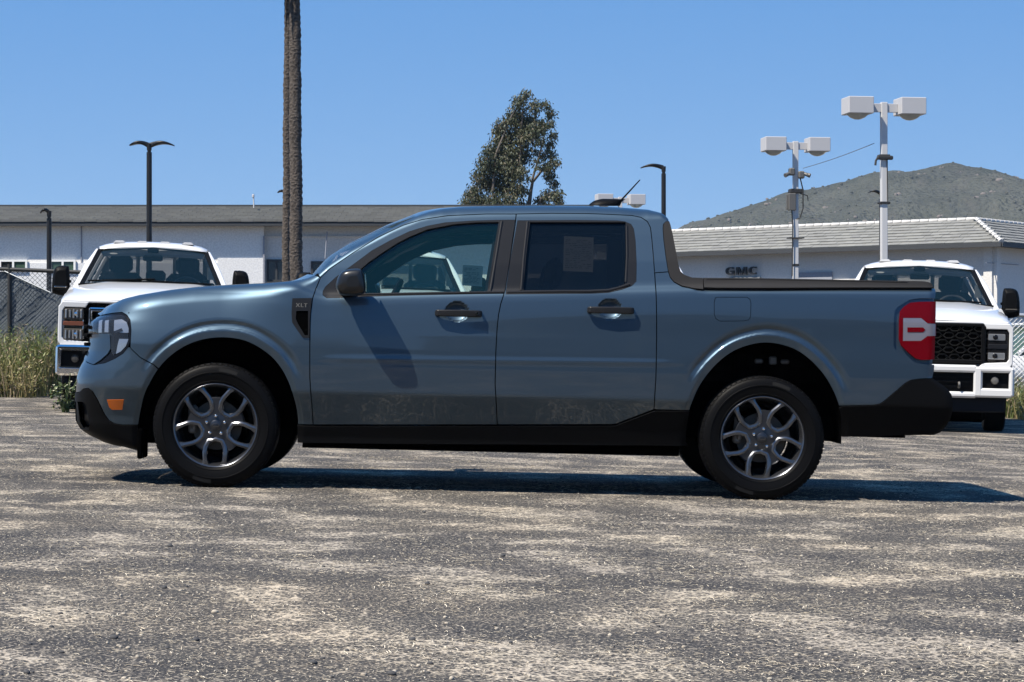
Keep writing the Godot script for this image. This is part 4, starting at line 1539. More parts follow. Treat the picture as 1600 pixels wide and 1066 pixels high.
func white_pickup(t: Node3D, chrome: bool) -> void:
	var W: Material = M.paint_white
	# bonnet and wings
	begin()
	var secs := []
	for s: Array in [
		[-0.02, [Vector3(0.985, 0.62, 0), Vector3(1.0, 0.90, 0), Vector3(0.995, 1.12, 0), Vector3(0.965, 1.255, 0), Vector3(0.88, 1.275, 0), Vector3(0.50, 1.278, 0), Vector3(0.0, 1.29, 0)]],
		[-0.10, [Vector3(1.0, 0.62, 0), Vector3(1.012, 0.90, 0), Vector3(1.008, 1.14, 0), Vector3(0.975, 1.29, 0), Vector3(0.88, 1.325, 0), Vector3(0.50, 1.34, 0), Vector3(0.0, 1.352, 0)]],
		[-0.45, [Vector3(1.01, 0.62, 0), Vector3(1.02, 0.90, 0), Vector3(1.015, 1.18, 0), Vector3(0.975, 1.345, 0), Vector3(0.87, 1.385, 0), Vector3(0.52, 1.425, 0), Vector3(0.0, 1.438, 0)]],
		[-0.95, [Vector3(1.01, 0.62, 0), Vector3(1.02, 0.90, 0), Vector3(1.015, 1.22, 0), Vector3(0.965, 1.40, 0), Vector3(0.86, 1.435, 0), Vector3(0.52, 1.49, 0), Vector3(0.0, 1.505, 0)]],
		[-1.38, [Vector3(1.01, 0.62, 0), Vector3(1.02, 0.90, 0), Vector3(1.012, 1.25, 0), Vector3(0.95, 1.45, 0), Vector3(0.85, 1.49, 0), Vector3(0.52, 1.535, 0), Vector3(0.0, 1.545, 0)]]]:
		var half := []
		for v: Vector3 in s[1]:
			half.append(Vector3(v.x, v.y, s[0]))
		secs.append(resample(mirrored(half), 60))
	loft(secs, false, false)
	# upper front face between the lamps and the bonnet edge
	box(Vector3(0, 1.262, -0.03), Vector3(1.90, 0.03, 0.06), 0.01)
	done("bonnet", W, t)
	# cab: lower sides, pillars, roof, rear wall
	begin()
	for sg: float in [-1.0, 1.0]:
		var rings := []
		for z: float in [-1.30, -2.4, -3.5, -3.95]:
			rings.append(PackedVector3Array([Vector3(sg * 0.98, 0.52, z), Vector3(sg * 1.015, 0.80, z), Vector3(sg * 1.02, 1.15, z), Vector3(sg * 1.0, 1.38, z), Vector3(sg * 0.955, 1.46, z), Vector3(sg * 0.90, 1.46, z), Vector3(sg * 0.90, 0.52, z)]))
		loft(rings)
	done("cab_side", W, t)
	begin()
	var roof := []
	for s: Array in [[-2.03, 1.955, 0.62, 0.015], [-2.045, 2.0, 0.645, 0.02], [-2.09, 2.04, 0.66, 0.03], [-2.22, 2.066, 0.67, 0.04], [-3.0, 2.08, 0.69, 0.05], [-3.75, 2.055, 0.68, 0.05], [-3.9, 1.995, 0.64, 0.03]]:
		var ring := PackedVector3Array()
		for k in 17:
			var q := -1.0 + k / 8.0
			ring.append(Vector3(q * s[2], s[1] - 0.035 * q * q - s[3] * pow(absf(q), 6.0), s[0]))
		for k in 17:
			var q := 1.0 - k / 8.0
			ring.append(Vector3(q * (s[2] - 0.01), s[1] - 0.075 - 0.02 * q * q, s[0] - 0.02))
		roof.append(ring)
	loft(roof)
	for x: float in [-0.42, -0.14, 0.14, 0.42]:
		loft([PackedVector3Array([Vector3(x - 0.075, 2.040, -2.12), Vector3(x - 0.045, 2.070, -2.12), Vector3(x + 0.045, 2.070, -2.12), Vector3(x + 0.075, 2.040, -2.12)]), PackedVector3Array([Vector3(x - 0.075, 2.055, -2.9), Vector3(x - 0.045, 2.096, -2.9), Vector3(x + 0.045, 2.096, -2.9), Vector3(x + 0.075, 2.055, -2.9)]), PackedVector3Array([Vector3(x - 0.075, 2.035, -3.7), Vector3(x - 0.045, 2.065, -3.7), Vector3(x + 0.045, 2.065, -3.7), Vector3(x + 0.075, 2.035, -3.7)])])
	done("roof", W, t)
	for sg: float in [-1.0, 1.0]:
		begin()
		loft([ring_at(Vector3(sg * 0.895, 1.44, -1.36), 0.095, 0.07), ring_at(Vector3(sg * 0.78, 1.75, -1.76), 0.070, 0.06), ring_at(Vector3(sg * 0.672, 1.955, -2.08), 0.055, 0.05)])
		done("windscreen_pillar", W, t)
		begin()
		for z: float in [-2.72, -3.80]:
			bar(Vector3(sg * 0.90, 1.42, z), Vector3(sg * 0.625, 1.95, z + (0.0 if z > -3.0 else 0.05)), 0.12 if z > -3.0 else 0.22, 0.05, 0.01, Vector3(sg, 0, 0))
		bar(Vector3(sg * 0.635, 1.94, -2.10), Vector3(sg * 0.625, 1.94, -3.80), 0.05, 0.06, 0.01)
		done("door_frame", W if chrome else M.paint_white, t)
		begin()
		quad(Vector3(sg * 0.945, 1.46, -1.45), Vector3(sg * 0.945, 1.46, -3.8), Vector3(sg * 0.66, 1.94, -3.8), Vector3(sg * 0.66, 1.94, -2.1), Vector3(sg, 0.3, 0))
		done("side_window", M.glass_shade, t)
	begin()
	loft([PackedVector3Array([Vector3(-0.85, 1.465, -1.34), Vector3(-0.655, 1.95, -2.055)]), PackedVector3Array([Vector3(-0.45, 1.515, -1.27), Vector3(-0.35, 1.985, -2.02)]), PackedVector3Array([Vector3(0.0, 1.53, -1.25), Vector3(0.0, 1.995, -2.0)]), PackedVector3Array([Vector3(0.45, 1.515, -1.27), Vector3(0.35, 1.985, -2.02)]), PackedVector3Array([Vector3(0.85, 1.465, -1.34), Vector3(0.655, 1.95, -2.055)])], false, false)
	done("windscreen", M.glass_shade, t)
	# black band round the glass
	begin()
	for sg: float in [-1.0, 1.0]:
		bar(Vector3(sg * 0.84, 1.46, -1.335), Vector3(sg * 0.648, 1.945, -2.04), 0.055, 0.02, 0.004, Vector3(0, 0.5, 0.8))
		bar(Vector3(0, 1.977, -1.998), Vector3(sg * 0.65, 1.941, -2.035), 0.035, 0.02, 0.0)
		bar(Vector3(0, 1.54, -1.27), Vector3(sg * 0.86, 1.488, -1.34), 0.09, 0.02, 0.0)
	bar(Vector3(-0.75, 1.535, -1.30), Vector3(0.05, 1.575, -1.30), 0.02, 0.02, 0.004)
	bar(Vector3(0.0, 1.55, -1.28), Vector3(0.72, 1.53, -1.32), 0.02, 0.02, 0.004)
	done("glass_surround", M.black_plastic, t)
	begin()
	box(Vector3(0, 1.945, -1.98), Vector3(0.14, 0.05, 0.03), 0.01)
	box(Vector3(0, 1.85, -1.93), Vector3(0.24, 0.07, 0.03), 0.015)
	done("sensor_housing", M.black_plastic, t)
	begin()
	prism(ngon(20, 0.05, 0.016), 0.0, 0.003, Transform3D(Basis(Vector3.RIGHT, -0.9), Vector3(-0.48, 1.895, -1.94)))
	done("sticker", M.paper, t)
	begin()
	var tag_b := Basis(Vector3.UP, 0.5)
	box(Vector3(0.72, 1.68, -1.98), Vector3(0.10, 0.15, 0.004), 0.0, tag_b)
	done("hanging_tag", M.paper, t)
	# inside
	begin()
	box(Vector3(0, 1.38, -1.62), Vector3(1.76, 0.20, 0.62), 0.08)
	box(Vector3(0, 0.70, -2.7), Vector3(1.78, 0.10, 2.4))
	done("dashboard", M.cabin, t)
	for sg: float in [-1.0, 1.0]:
		begin()
		box(Vector3(sg * 0.42, 1.32, -2.72), Vector3(0.54, 0.75, 0.16), 0.07, Basis(Vector3.RIGHT, 0.15))
		box(Vector3(sg * 0.42, 1.80, -2.80), Vector3(0.30, 0.22, 0.10), 0.05)
		box(Vector3(sg * 0.42, 0.92, -2.45), Vector3(0.54, 0.18, 0.5), 0.05)
		done("seat", M.cabin, t)
	begin()
	box(Vector3(0, 1.30, -3.62), Vector3(1.6, 0.62, 0.14), 0.05)
	for x: float in [-0.48, 0.0, 0.48]:
		box(Vector3(x, 1.68, -3.66), Vector3(0.26, 0.16, 0.09), 0.04)
	done("rear_bench", M.cabin, t)
	begin()
	var rimp := []
	for a in 25:
		var q := TAU * a / 24
		rimp.append(Vector3(0.42, 1.45, -2.08) + Basis(Vector3.RIGHT, -0.45) * Vector3(cos(q) * 0.20, sin(q) * 0.20, 0))
	tube(rimp, 0.016, 7, false)
	done("steering_wheel", M.cabin_light, t)
	begin()
	for sg: float in [-1.0, 1.0]:
		box(Vector3(sg * 0.66, 1.70, -3.88), Vector3(0.10, 0.46, 0.05), 0.01)
		box(Vector3(sg * 0.24, 1.76, -3.88), Vector3(0.05, 0.50, 0.03))
	box(Vector3(0, 1.22, -3.9), Vector3(1.8, 0.60, 0.05), 0.01)
	box(Vector3(0, 1.98, -3.88), Vector3(1.30, 0.09, 0.05), 0.01)
	done("rear_wall", W, t)
	begin()
	quad(Vector3(-0.7, 1.5, -3.89), Vector3(0.7, 1.5, -3.89), Vector3(0.64, 1.95, -3.88), Vector3(-0.64, 1.95, -3.88), Vector3.BACK)
	done("rear_window", M.glass_shade, t)
	# bed
	begin()
	for sg: float in [-1.0, 1.0]:
		box(Vector3(sg * 0.97, 1.05, -5.05), Vector3(0.12, 0.86, 2.1), 0.04)
	box(Vector3(0, 1.08, -6.08), Vector3(1.85, 0.7, 0.08), 0.02)
	box(Vector3(0, 0.80, -5.05), Vector3(1.85, 0.06, 2.0))
	done("bed", W, t)
	# grille and lamps
	begin()
	box(Vector3(0, 1.01, -0.05), Vector3(1.94, 0.46, 0.08), 0.01)
	done("front_panel", M.cavity, t)
	if chrome:
		begin()
		for y: float in [1.17, 1.04, 0.90]:
			box(Vector3(0, y, 0.012), Vector3(1.30, 0.045, 0.05), 0.014)
		for sg: float in [-1.0, 1.0]:
			box(Vector3(sg * 0.64, 1.02, 0.012), Vector3(0.035, 0.34, 0.05), 0.01)
		done("grille", M.chrome, t)
		begin()
		for k in 13:
			box(Vector3((k - 6) * 0.095, 1.02, -0.005), Vector3(0.02, 0.36, 0.02))
		done("grille_mesh", M.black_plastic, t)
	else:
		begin()
		for r in 5:
			for k in 10:
				var c := Vector3((k - 4.5) * 0.138 + (0.069 if r % 2 else 0.0), 0.86 + r * 0.083, 0.0)
				var hex := []
				for a in 7:
					var q := TAU * a / 6
					hex.append(c + Vector3(cos(q) * 0.062, sin(q) * 0.036, 0.0))
				tube(hex, 0.008, 5, false)
		box(Vector3(0, 1.235, 0.0), Vector3(1.36, 0.035, 0.05), 0.01)
		box(Vector3(0, 0.815, 0.0), Vector3(1.36, 0.045, 0.05), 0.01)
		for sg: float in [-1.0, 1.0]:
			box(Vector3(sg * 0.67, 1.02, 0.0), Vector3(0.05, 0.42, 0.05), 0.01)
		done("grille", M.black_plastic, t)
	for sg: float in [-1.0, 1.0]:
		# a C-shaped frame round the lamps
		begin()
		var frame_m: Material = M.chrome if chrome else W
		var outer := PackedVector2Array([Vector2(0.66, 1.255), Vector2(0.96, 1.255), Vector2(1.0, 1.20), Vector2(1.0, 0.80), Vector2(0.97, 0.755), Vector2(0.62, 0.755), Vector2(0.66, 0.80), Vector2(0.93, 0.815), Vector2(0.955, 0.85), Vector2(0.955, 1.15), Vector2(0.93, 1.19), Vector2(0.70, 1.19)])
		var pts := PackedVector2Array()
		for v in outer:
			pts.append(Vector2(v.x * sg, v.y))
		prism(pts, -0.12, 0.02, Transform3D(), 0.008)
		done("lamp_frame", W if chrome else frame_m, t)
		var hl := group_part("headlamp", t)
		begin()
		box(Vector3(sg * 0.83, 1.0, -0.02), Vector3(0.25, 0.37, 0.05), 0.02)
		part("housing", commit(), M.black_gloss if not chrome else M.chrome, hl)
		for y: float in ([1.10, 0.885] if not chrome else [1.115, 0.88]):
			begin()
			if chrome:
				box(Vector3(sg * 0.83, y, 0.006), Vector3(0.22, 0.13, 0.02), 0.008)
				part("reflector", commit(), M.steel, hl)
				begin()
				for q in 5:
					box(Vector3(sg * (0.745 + q * 0.042), y, 0.022), Vector3(0.022, 0.10 - 0.012 * (q % 2), 0.02), 0.006, Basis(Vector3.UP, 0.5 - 0.25 * q))
			else:
				box(Vector3(sg * 0.815, y, 0.006), Vector3(0.19, 0.075, 0.02), 0.006)
			part("reflector", commit(), M.reflector, hl)
			begin()
			lathe(PackedVector2Array([Vector2(0, 0.022), Vector2(0.022, 0.018), Vector2(0.032, 0.0)]), Transform3D(Basis(Vector3.RIGHT, PI / 2), Vector3(sg * 0.80, y, 0.012)), 16)
			part("projector", commit(), M.black_gloss if not chrome else M.chrome, hl)
		begin()
		if chrome:
			box(Vector3(sg * 0.83, 1.005, 0.006), Vector3(0.23, 0.05, 0.025), 0.006)
		else:
			box(Vector3(sg * 0.83, 0.993, 0.004), Vector3(0.22, 0.055, 0.025), 0.006)
		part("turn_lens", commit(), M.brown_lens if chrome else M.valance, hl)
	# bumper with its openings
	var bm: Material = M.chrome if chrome else W
	begin()
	var prof := [[0.755, 0.03], [0.725, 0.085], [0.66, 0.10], [0.50, 0.10], [0.44, 0.07], [0.405, 0.02]]
	for seg: Array in [[-1.015, -0.955, 0.42, 0.755], [-1.0, -0.60, 0.695, 0.76], [-1.0, -0.60, 0.41, 0.515], [-0.66, -0.56, 0.41, 0.76], [-0.60, 0.60, 0.69, 0.775], [-0.60, 0.60, 0.40, 0.47], [0.56, 0.66, 0.41, 0.76], [0.60, 1.0, 0.695, 0.76], [0.60, 1.0, 0.41, 0.515], [0.955, 1.015, 0.42, 0.755]]:
		box(Vector3((seg[0] + seg[1]) * 0.5, (seg[2] + seg[3]) * 0.5, 0.055 + (0.002 if absf(seg[1] - seg[0]) < 0.2 else 0.0)), Vector3(seg[1] - seg[0], seg[3] - seg[2], 0.13), 0.022)
	for sg: float in [-1.0, 1.0]:
		box(Vector3(sg * 0.99, 0.585, -0.16), Vector3(0.05, 0.32, 0.40), 0.02)
	done("bumper", bm, t)
	begin()
	box(Vector3(0, 0.585, 0.02), Vector3(1.94, 0.32, 0.05))
	for y: float in [0.53, 0.58, 0.63]:
		box(Vector3(0, y, 0.055), Vector3(1.12, 0.012, 0.03))
	done("bumper_opening", M.black_plastic, t)
	for sg: float in [-1.0, 1.0]:
		begin()
		lathe(PackedVector2Array([Vector2(0.0, 0.03), Vector2(0.035, 0.025), Vector2(0.045, 0.0)]), Transform3D(Basis(Vector3.RIGHT, PI / 2), Vector3(sg * 0.80, 0.605, 0.06)), 18)
		done("fog_lamp", M.steel if chrome else M.steel_dull, t)
		begin()
		tube([Vector3(sg * 0.40, 0.57, 0.04), Vector3(sg * 0.40, 0.57, 0.13), Vector3(sg * 0.40, 0.53, 0.14), Vector3(sg * 0.40, 0.52, 0.05)], 0.015, 7)
		done("tow_hook", M.steel_dull, t)
	begin()
	box(Vector3(0, 0.32, 0.0), Vector3(1.84, 0.17, 0.06), 0.015)
	done("valance", M.valance, t)
	begin()
	box(Vector3(0, 0.45, -1.6), Vector3(1.5, 0.25, 3.0))
	box(Vector3(0, 0.22, -0.55), Vector3(1.46, 0.22, 0.3), 0.04)
	box(Vector3(0, 0.50, -4.9), Vector3(1.3, 0.25, 2.4))
	tube([Vector3(-0.8, 0.38, -0.92), Vector3(0.8, 0.38, -0.92)], 0.08, 8)
	tube([Vector3(-0.8, 0.38, -4.9), Vector3(0.8, 0.38, -4.9)], 0.08, 8)
	done("chassis", M.cavity, t)
	# mirrors
	for sg: float in [-1.0, 1.0]:
		var mi := group_part("wing_mirror", t)
		begin()
		for y: float in [1.475, 1.545]:
			bar(Vector3(sg * 0.96, y - 0.02, -1.55), Vector3(sg * 1.12, y, -1.56), 0.05, 0.035, 0.008)
		part("arm", commit(), M.black_plastic, mi)
		begin()
		var rr := []
		for s: Array in [[0.0, 0.80], [0.03, 0.97], [0.09, 1.0], [0.13, 0.9], [0.15, 0.65]]:
			var ring := PackedVector3Array()
			for v in smooth_loop(PackedVector2Array([Vector2(-0.105, -0.17), Vector2(0.08, -0.175), Vector2(0.115, -0.12), Vector2(0.105, 0.06), Vector2(0.06, 0.155), Vector2(-0.06, 0.17), Vector2(-0.11, 0.13)]), 3):
				ring.append(Vector3(sg * (1.085 + v.x * s[1] * 0.9), 1.545 + v.y * s[1], -1.62 + s[0]))
			rr.append(ring)
		loft(rr)
		part("shell", commit(), M.black_plastic, mi)
		begin()
		box(Vector3(sg * 1.085, 1.455, -1.475), Vector3(0.14, 0.018, 0.02), 0.005)
		part("trim", commit(), M.chrome if chrome else M.steel, mi)
	# wheels
	for z: float in [-0.92, -4.95]:
		for sg: float in [-1.0, 1.0]:
			var w := group_part("wheel", t, Transform3D(Basis(Vector3.BACK, -sg * PI / 2), Vector3(sg * 0.86, 0.40, z)))
			begin()
			lathe(PackedVector2Array([Vector2(0.23, -0.11), Vector2(0.30, -0.125), Vector2(0.375, -0.12), Vector2(0.398, -0.10), Vector2(0.40, 0.0), Vector2(0.398, 0.10), Vector2(0.375, 0.12), Vector2(0.30, 0.125), Vector2(0.23, 0.11)]), Transform3D(), 40)
			part("tyre", commit(), M.rubber, w)
			begin()
			lathe(PackedVector2Array([Vector2(0.0, 0.09), Vector2(0.08, 0.09), Vector2(0.20, 0.05), Vector2(0.235, 0.11)]), Transform3D(), 32)
			part("rim", commit(), M.steel_dull, w)
	# wing lips over the front wheels
	begin()
	for sg: float in [-1.0, 1.0]:
		var arc := []
		for a in 13:
			var q := PI * a / 12
			arc.append(Vector3(sg * 1.0, 0.44 + sin(q) * 0.47, -0.92 + cos(q) * 0.50))
		tube(arc, 0.03, 6)
	done("wheel_lip", W, t)

func ring_at(c: Vector3, w: float, d: float) -> PackedVector3Array:
	var p := PackedVector3Array()
	for v in rrect(w, d, minf(w, d) * 0.35, Vector2.ZERO, 3):
		p.append(c + Vector3(v.x, 0, v.y))
	return p

# ---------- the hill ----------
func hill_line(x: float) -> float:
	# skyline of the hill in metres over the lot, along x at 1200 m
	return knots([-260.0, -12.0, 20.0, 22.0, 60.0, 55.0, 91.79, 68.94, 98.85, 72.47, 112.98, 77.23, 134.16, 83.41, 151.82, 88.36, 173.01, 93.30, 188.90, 98.07, 194.19, 99.13, 208.32, 100.37, 217.15, 100.37, 225.97, 101.60, 238.34, 104.43, 244.34, 104.08, 257.75, 101.78, 270.11, 97.90, 282.46, 94.89, 380.0, 70.0, 520.0, 30.0, 700.0, -5.0], x)

func make_hill() -> void:
	var f := FastNoiseLite.new()
	f.seed = 4
	f.frequency = 0.012
	f.fractal_octaves = 5
	var g := FastNoiseLite.new()
	g.seed = 8
	g.frequency = 0.05
	g.fractal_octaves = 4
	begin()
	var nx := 230
	var nz := 70
	for j in nz + 1:
		for i in nx + 1:
			var x := lerpf(-260.0, 700.0, float(i) / nx)
			var v := float(j) / nz
			var z := -700.0 - v * 850.0
			var k := smoothstep(0.0, 0.60, v)
			if v > 0.6:
				k = 1.0 - 0.5 * smoothstep(0.6, 1.0, v)
			# the slopes stay under the skyline seen from the lot
			var y := -14.0 + (hill_line(x) + 14.0) * k
			var rough := smoothstep(0.02, 0.3, v) * (1.0 - smoothstep(0.45, 0.6, v) * 0.75)
			y += (f.get_noise_2d(x, z) * 9.0) * rough * clampf(hill_line(x) / 60.0, 0.0, 1.0) - 3.5 * rough
			y += g.get_noise_2d(x, z) * 1.6 * smoothstep(0.02, 0.2, v)
			var t := g.get_noise_2d(x * 2.3 + 90.0, z * 1.1) * 0.5 + f.get_noise_2d(x * 1.5, z + 300.0) * 0.8
			var c := Color(0.058, 0.063, 0.054).lerp(Color(0.094, 0.096, 0.083), clampf(0.5 + t, 0, 1))
			vert(Vector3(x, y, z), Vector3.UP, Vector2.ZERO, c)
	for j in nz + 1:
		for i in nx + 1:
			var a := j * (nx + 1) + i
			var dx := bv[j * (nx + 1) + mini(i + 1, nx)] - bv[j * (nx + 1) + maxi(i - 1, 0)]
			var dz := bv[mini(j + 1, nz) * (nx + 1) + i] - bv[maxi(j - 1, 0) * (nx + 1) + i]
			var n := dz.cross(dx).normalized()
			bn[a] = n if n.y > 0.0 else -n
	for j in nz:
		for i in nx:
			var a := j * (nx + 1) + i
			bi.append_array([a, a + 1, a + nx + 2, a, a + nx + 2, a + nx + 1])
	var verts := bv.duplicate()
	var hm := tinted("hill_scrub", 1.0)
	hm.metallic_specular = 0.1
	triplanar(hm, ramp_texture(noise_image(512, FastNoiseLite.TYPE_SIMPLEX, 0.03, 61, 5), [[0.0, Color(0.55, 0.56, 0.55)], [0.5, Color(0.85, 0.85, 0.84)], [1.0, Color(1.0, 1.0, 1.0)]]), 1.0 / 55.0, ImageTexture.create_from_image(noise_image(512, FastNoiseLite.TYPE_SIMPLEX, 0.02, 62, 5)), 260.0)
	var hill := done("hill", hm, self)
	structure(hill)
	# scrub and pale boulders on the slopes
	var r := RandomNumberGenerator.new()
	r.seed = 77
	begin()
	for k in 2200:
		var i := r.randi_range(60, nx - 20)
		var j := r.randi_range(10, 43)
		var p := verts[j * (nx + 1) + i] + Vector3(r.randf_range(-2, 2), 0.0, r.randf_range(-3, 3))
		var s := r.randf_range(0.3, 0.9)
		var c := Color(0.040, 0.044, 0.034).lerp(Color(0.06, 0.062, 0.047), r.randf())
		blob(p, Vector3(s * 1.3, s * 0.8, s), r, c, 5)
	var sc := done("scrub", tinted("scrub_leaf", 1.0), hill)
	stuff(sc)
	begin()
	for k in 620:
		var i := r.randi_range(70, nx - 40)
		var j := r.randi_range(8, 40)
		if f.get_noise_2d(i * 9.0, j * 21.0) < -0.02:
			continue
		var p := verts[j * (nx + 1) + i] + Vector3(r.randf_range(-1, 1), 0.0, r.randf_range(-2, 2))
		for q in r.randi_range(1, 4):
			var s := 0.4 + 1.0 * pow(r.randf(), 2.0)
			var c := Color(0.105, 0.092, 0.082).lerp(Color(0.17, 0.145, 0.13), r.randf())
			blob(p + Vector3(r.randf_range(-1.6, 1.6), r.randf_range(-0.8, 0.1), r.randf_range(-1.5, 1.5)), Vector3(s * r.randf_range(0.8, 1.5), s, s), r, c, 6)
	var bo := done("boulders", tinted("boulder", 0.95), hill)
	stuff(bo)

func blob(c: Vector3, s: Vector3, r: RandomNumberGenerator, col: Color, sides: int) -> void:
	# an uneven low stone or bush
	var rings := []
	for k in 4:
		var a := -0.6 + k * 0.62
		var ring := PackedVector3Array()
		for q in sides:
			var t := TAU * q / sides
			var w := cos(a * 0.9) * r.randf_range(0.75, 1.15)
			ring.append(c + Vector3(cos(t) * w * s.x, sin(a) * s.y, sin(t) * w * s.z))
		rings.append(ring)
	loft(rings, true, true, true, col)

# ---------- buildings ----------
func roof_tiles(a: Vector3, b: Vector3, up: Vector3, courses: int, width: float, sd: int, ta := 0.0, tb := 0.0, thick := 0.075) -> void:
	# tiled slope: eave from a to b, «up» leads from eave to ridge; ta, tb pull the ends in towards the ridge
	var r := RandomNumberGenerator.new()
	r.seed = sd
	var along := (b - a).normalized()
	var n := along.cross(up).normalized()
	if n.y < 0.0:
		n = -n
	var len := a.distance_to(b)
	for k in courses:
		var f0 := float(k) / courses
		var f1 := float(k + 1) / courses
		var s := ta * f0 - (width * 0.5 if k % 2 else 0.0)
		var e := len - tb * f0
		while s < e:
			var s1 := minf(s + width, e)
			var s0 := maxf(s, ta * f0)
			if s1 - s0 > 0.02:
				var lift := r.randf_range(0.0, 0.012)
				var c := Color(0.165, 0.165, 0.155).lerp(Color(0.205, 0.205, 0.19), r.randf())
				var p0 := a + along * s0 + up * f0 + n * (thick + lift)
				var p1 := a + along * (s1 - 0.005) + up * f0 + n * (thick + lift)
				var p2 := a + along * (s1 - 0.005) + up * (f1 + 0.04) + n * (0.02 + lift)
				var p3 := a + along * s0 + up * (f1 + 0.04) + n * (0.02 + lift)
				quad(p0, p1, p2, p3, n, c)
				var d := n * (0.005 - thick)
				quad(p0, p1, p1 + d, p0 + d, -up, c)
				quad(p1, p2, p2 + d, p1 + d, along, c)
			s += width

func wall_box(x0: float, x1: float, y0: float, y1: float, z0: float, z1: float) -> void:
	box(Vector3((x0 + x1) * 0.5, (y0 + y1) * 0.5, (z0 + z1) * 0.5), Vector3(x1 - x0, y1 - y0, z1 - z0))

func window_unit(parent: Node, x0: float, x1: float, y0: float, y1: float, z: float, left: Material, right: Material, frame: Material) -> void:
	var w := group_part("window", parent)
	var t := 0.055
	begin()
	wall_box(x0, x1, y1 - t, y1, z, z + 0.06)
	wall_box(x0, x1, y0, y0 + t, z, z + 0.06)
	wall_box(x0, x0 + t, y0 + t, y1 - t, z, z + 0.06)
	wall_box(x1 - t, x1, y0 + t, y1 - t, z, z + 0.06)
	var m := (x0 + x1) * 0.5
	wall_box(m - t * 0.5, m + t * 0.5, y0 + t, y1 - t, z, z + 0.06)
	part("frame", commit(), frame, w)
	begin()
	wall_box(x0 + t, m - t * 0.5, y0 + t, y1 - t, z + 0.01, z + 0.025)
	part("pane", commit(), left, w)
	begin()
	wall_box(m + t * 0.5, x1 - t, y0 + t, y1 - t, z + 0.01, z + 0.025)
	part("pane", commit(), right, w)

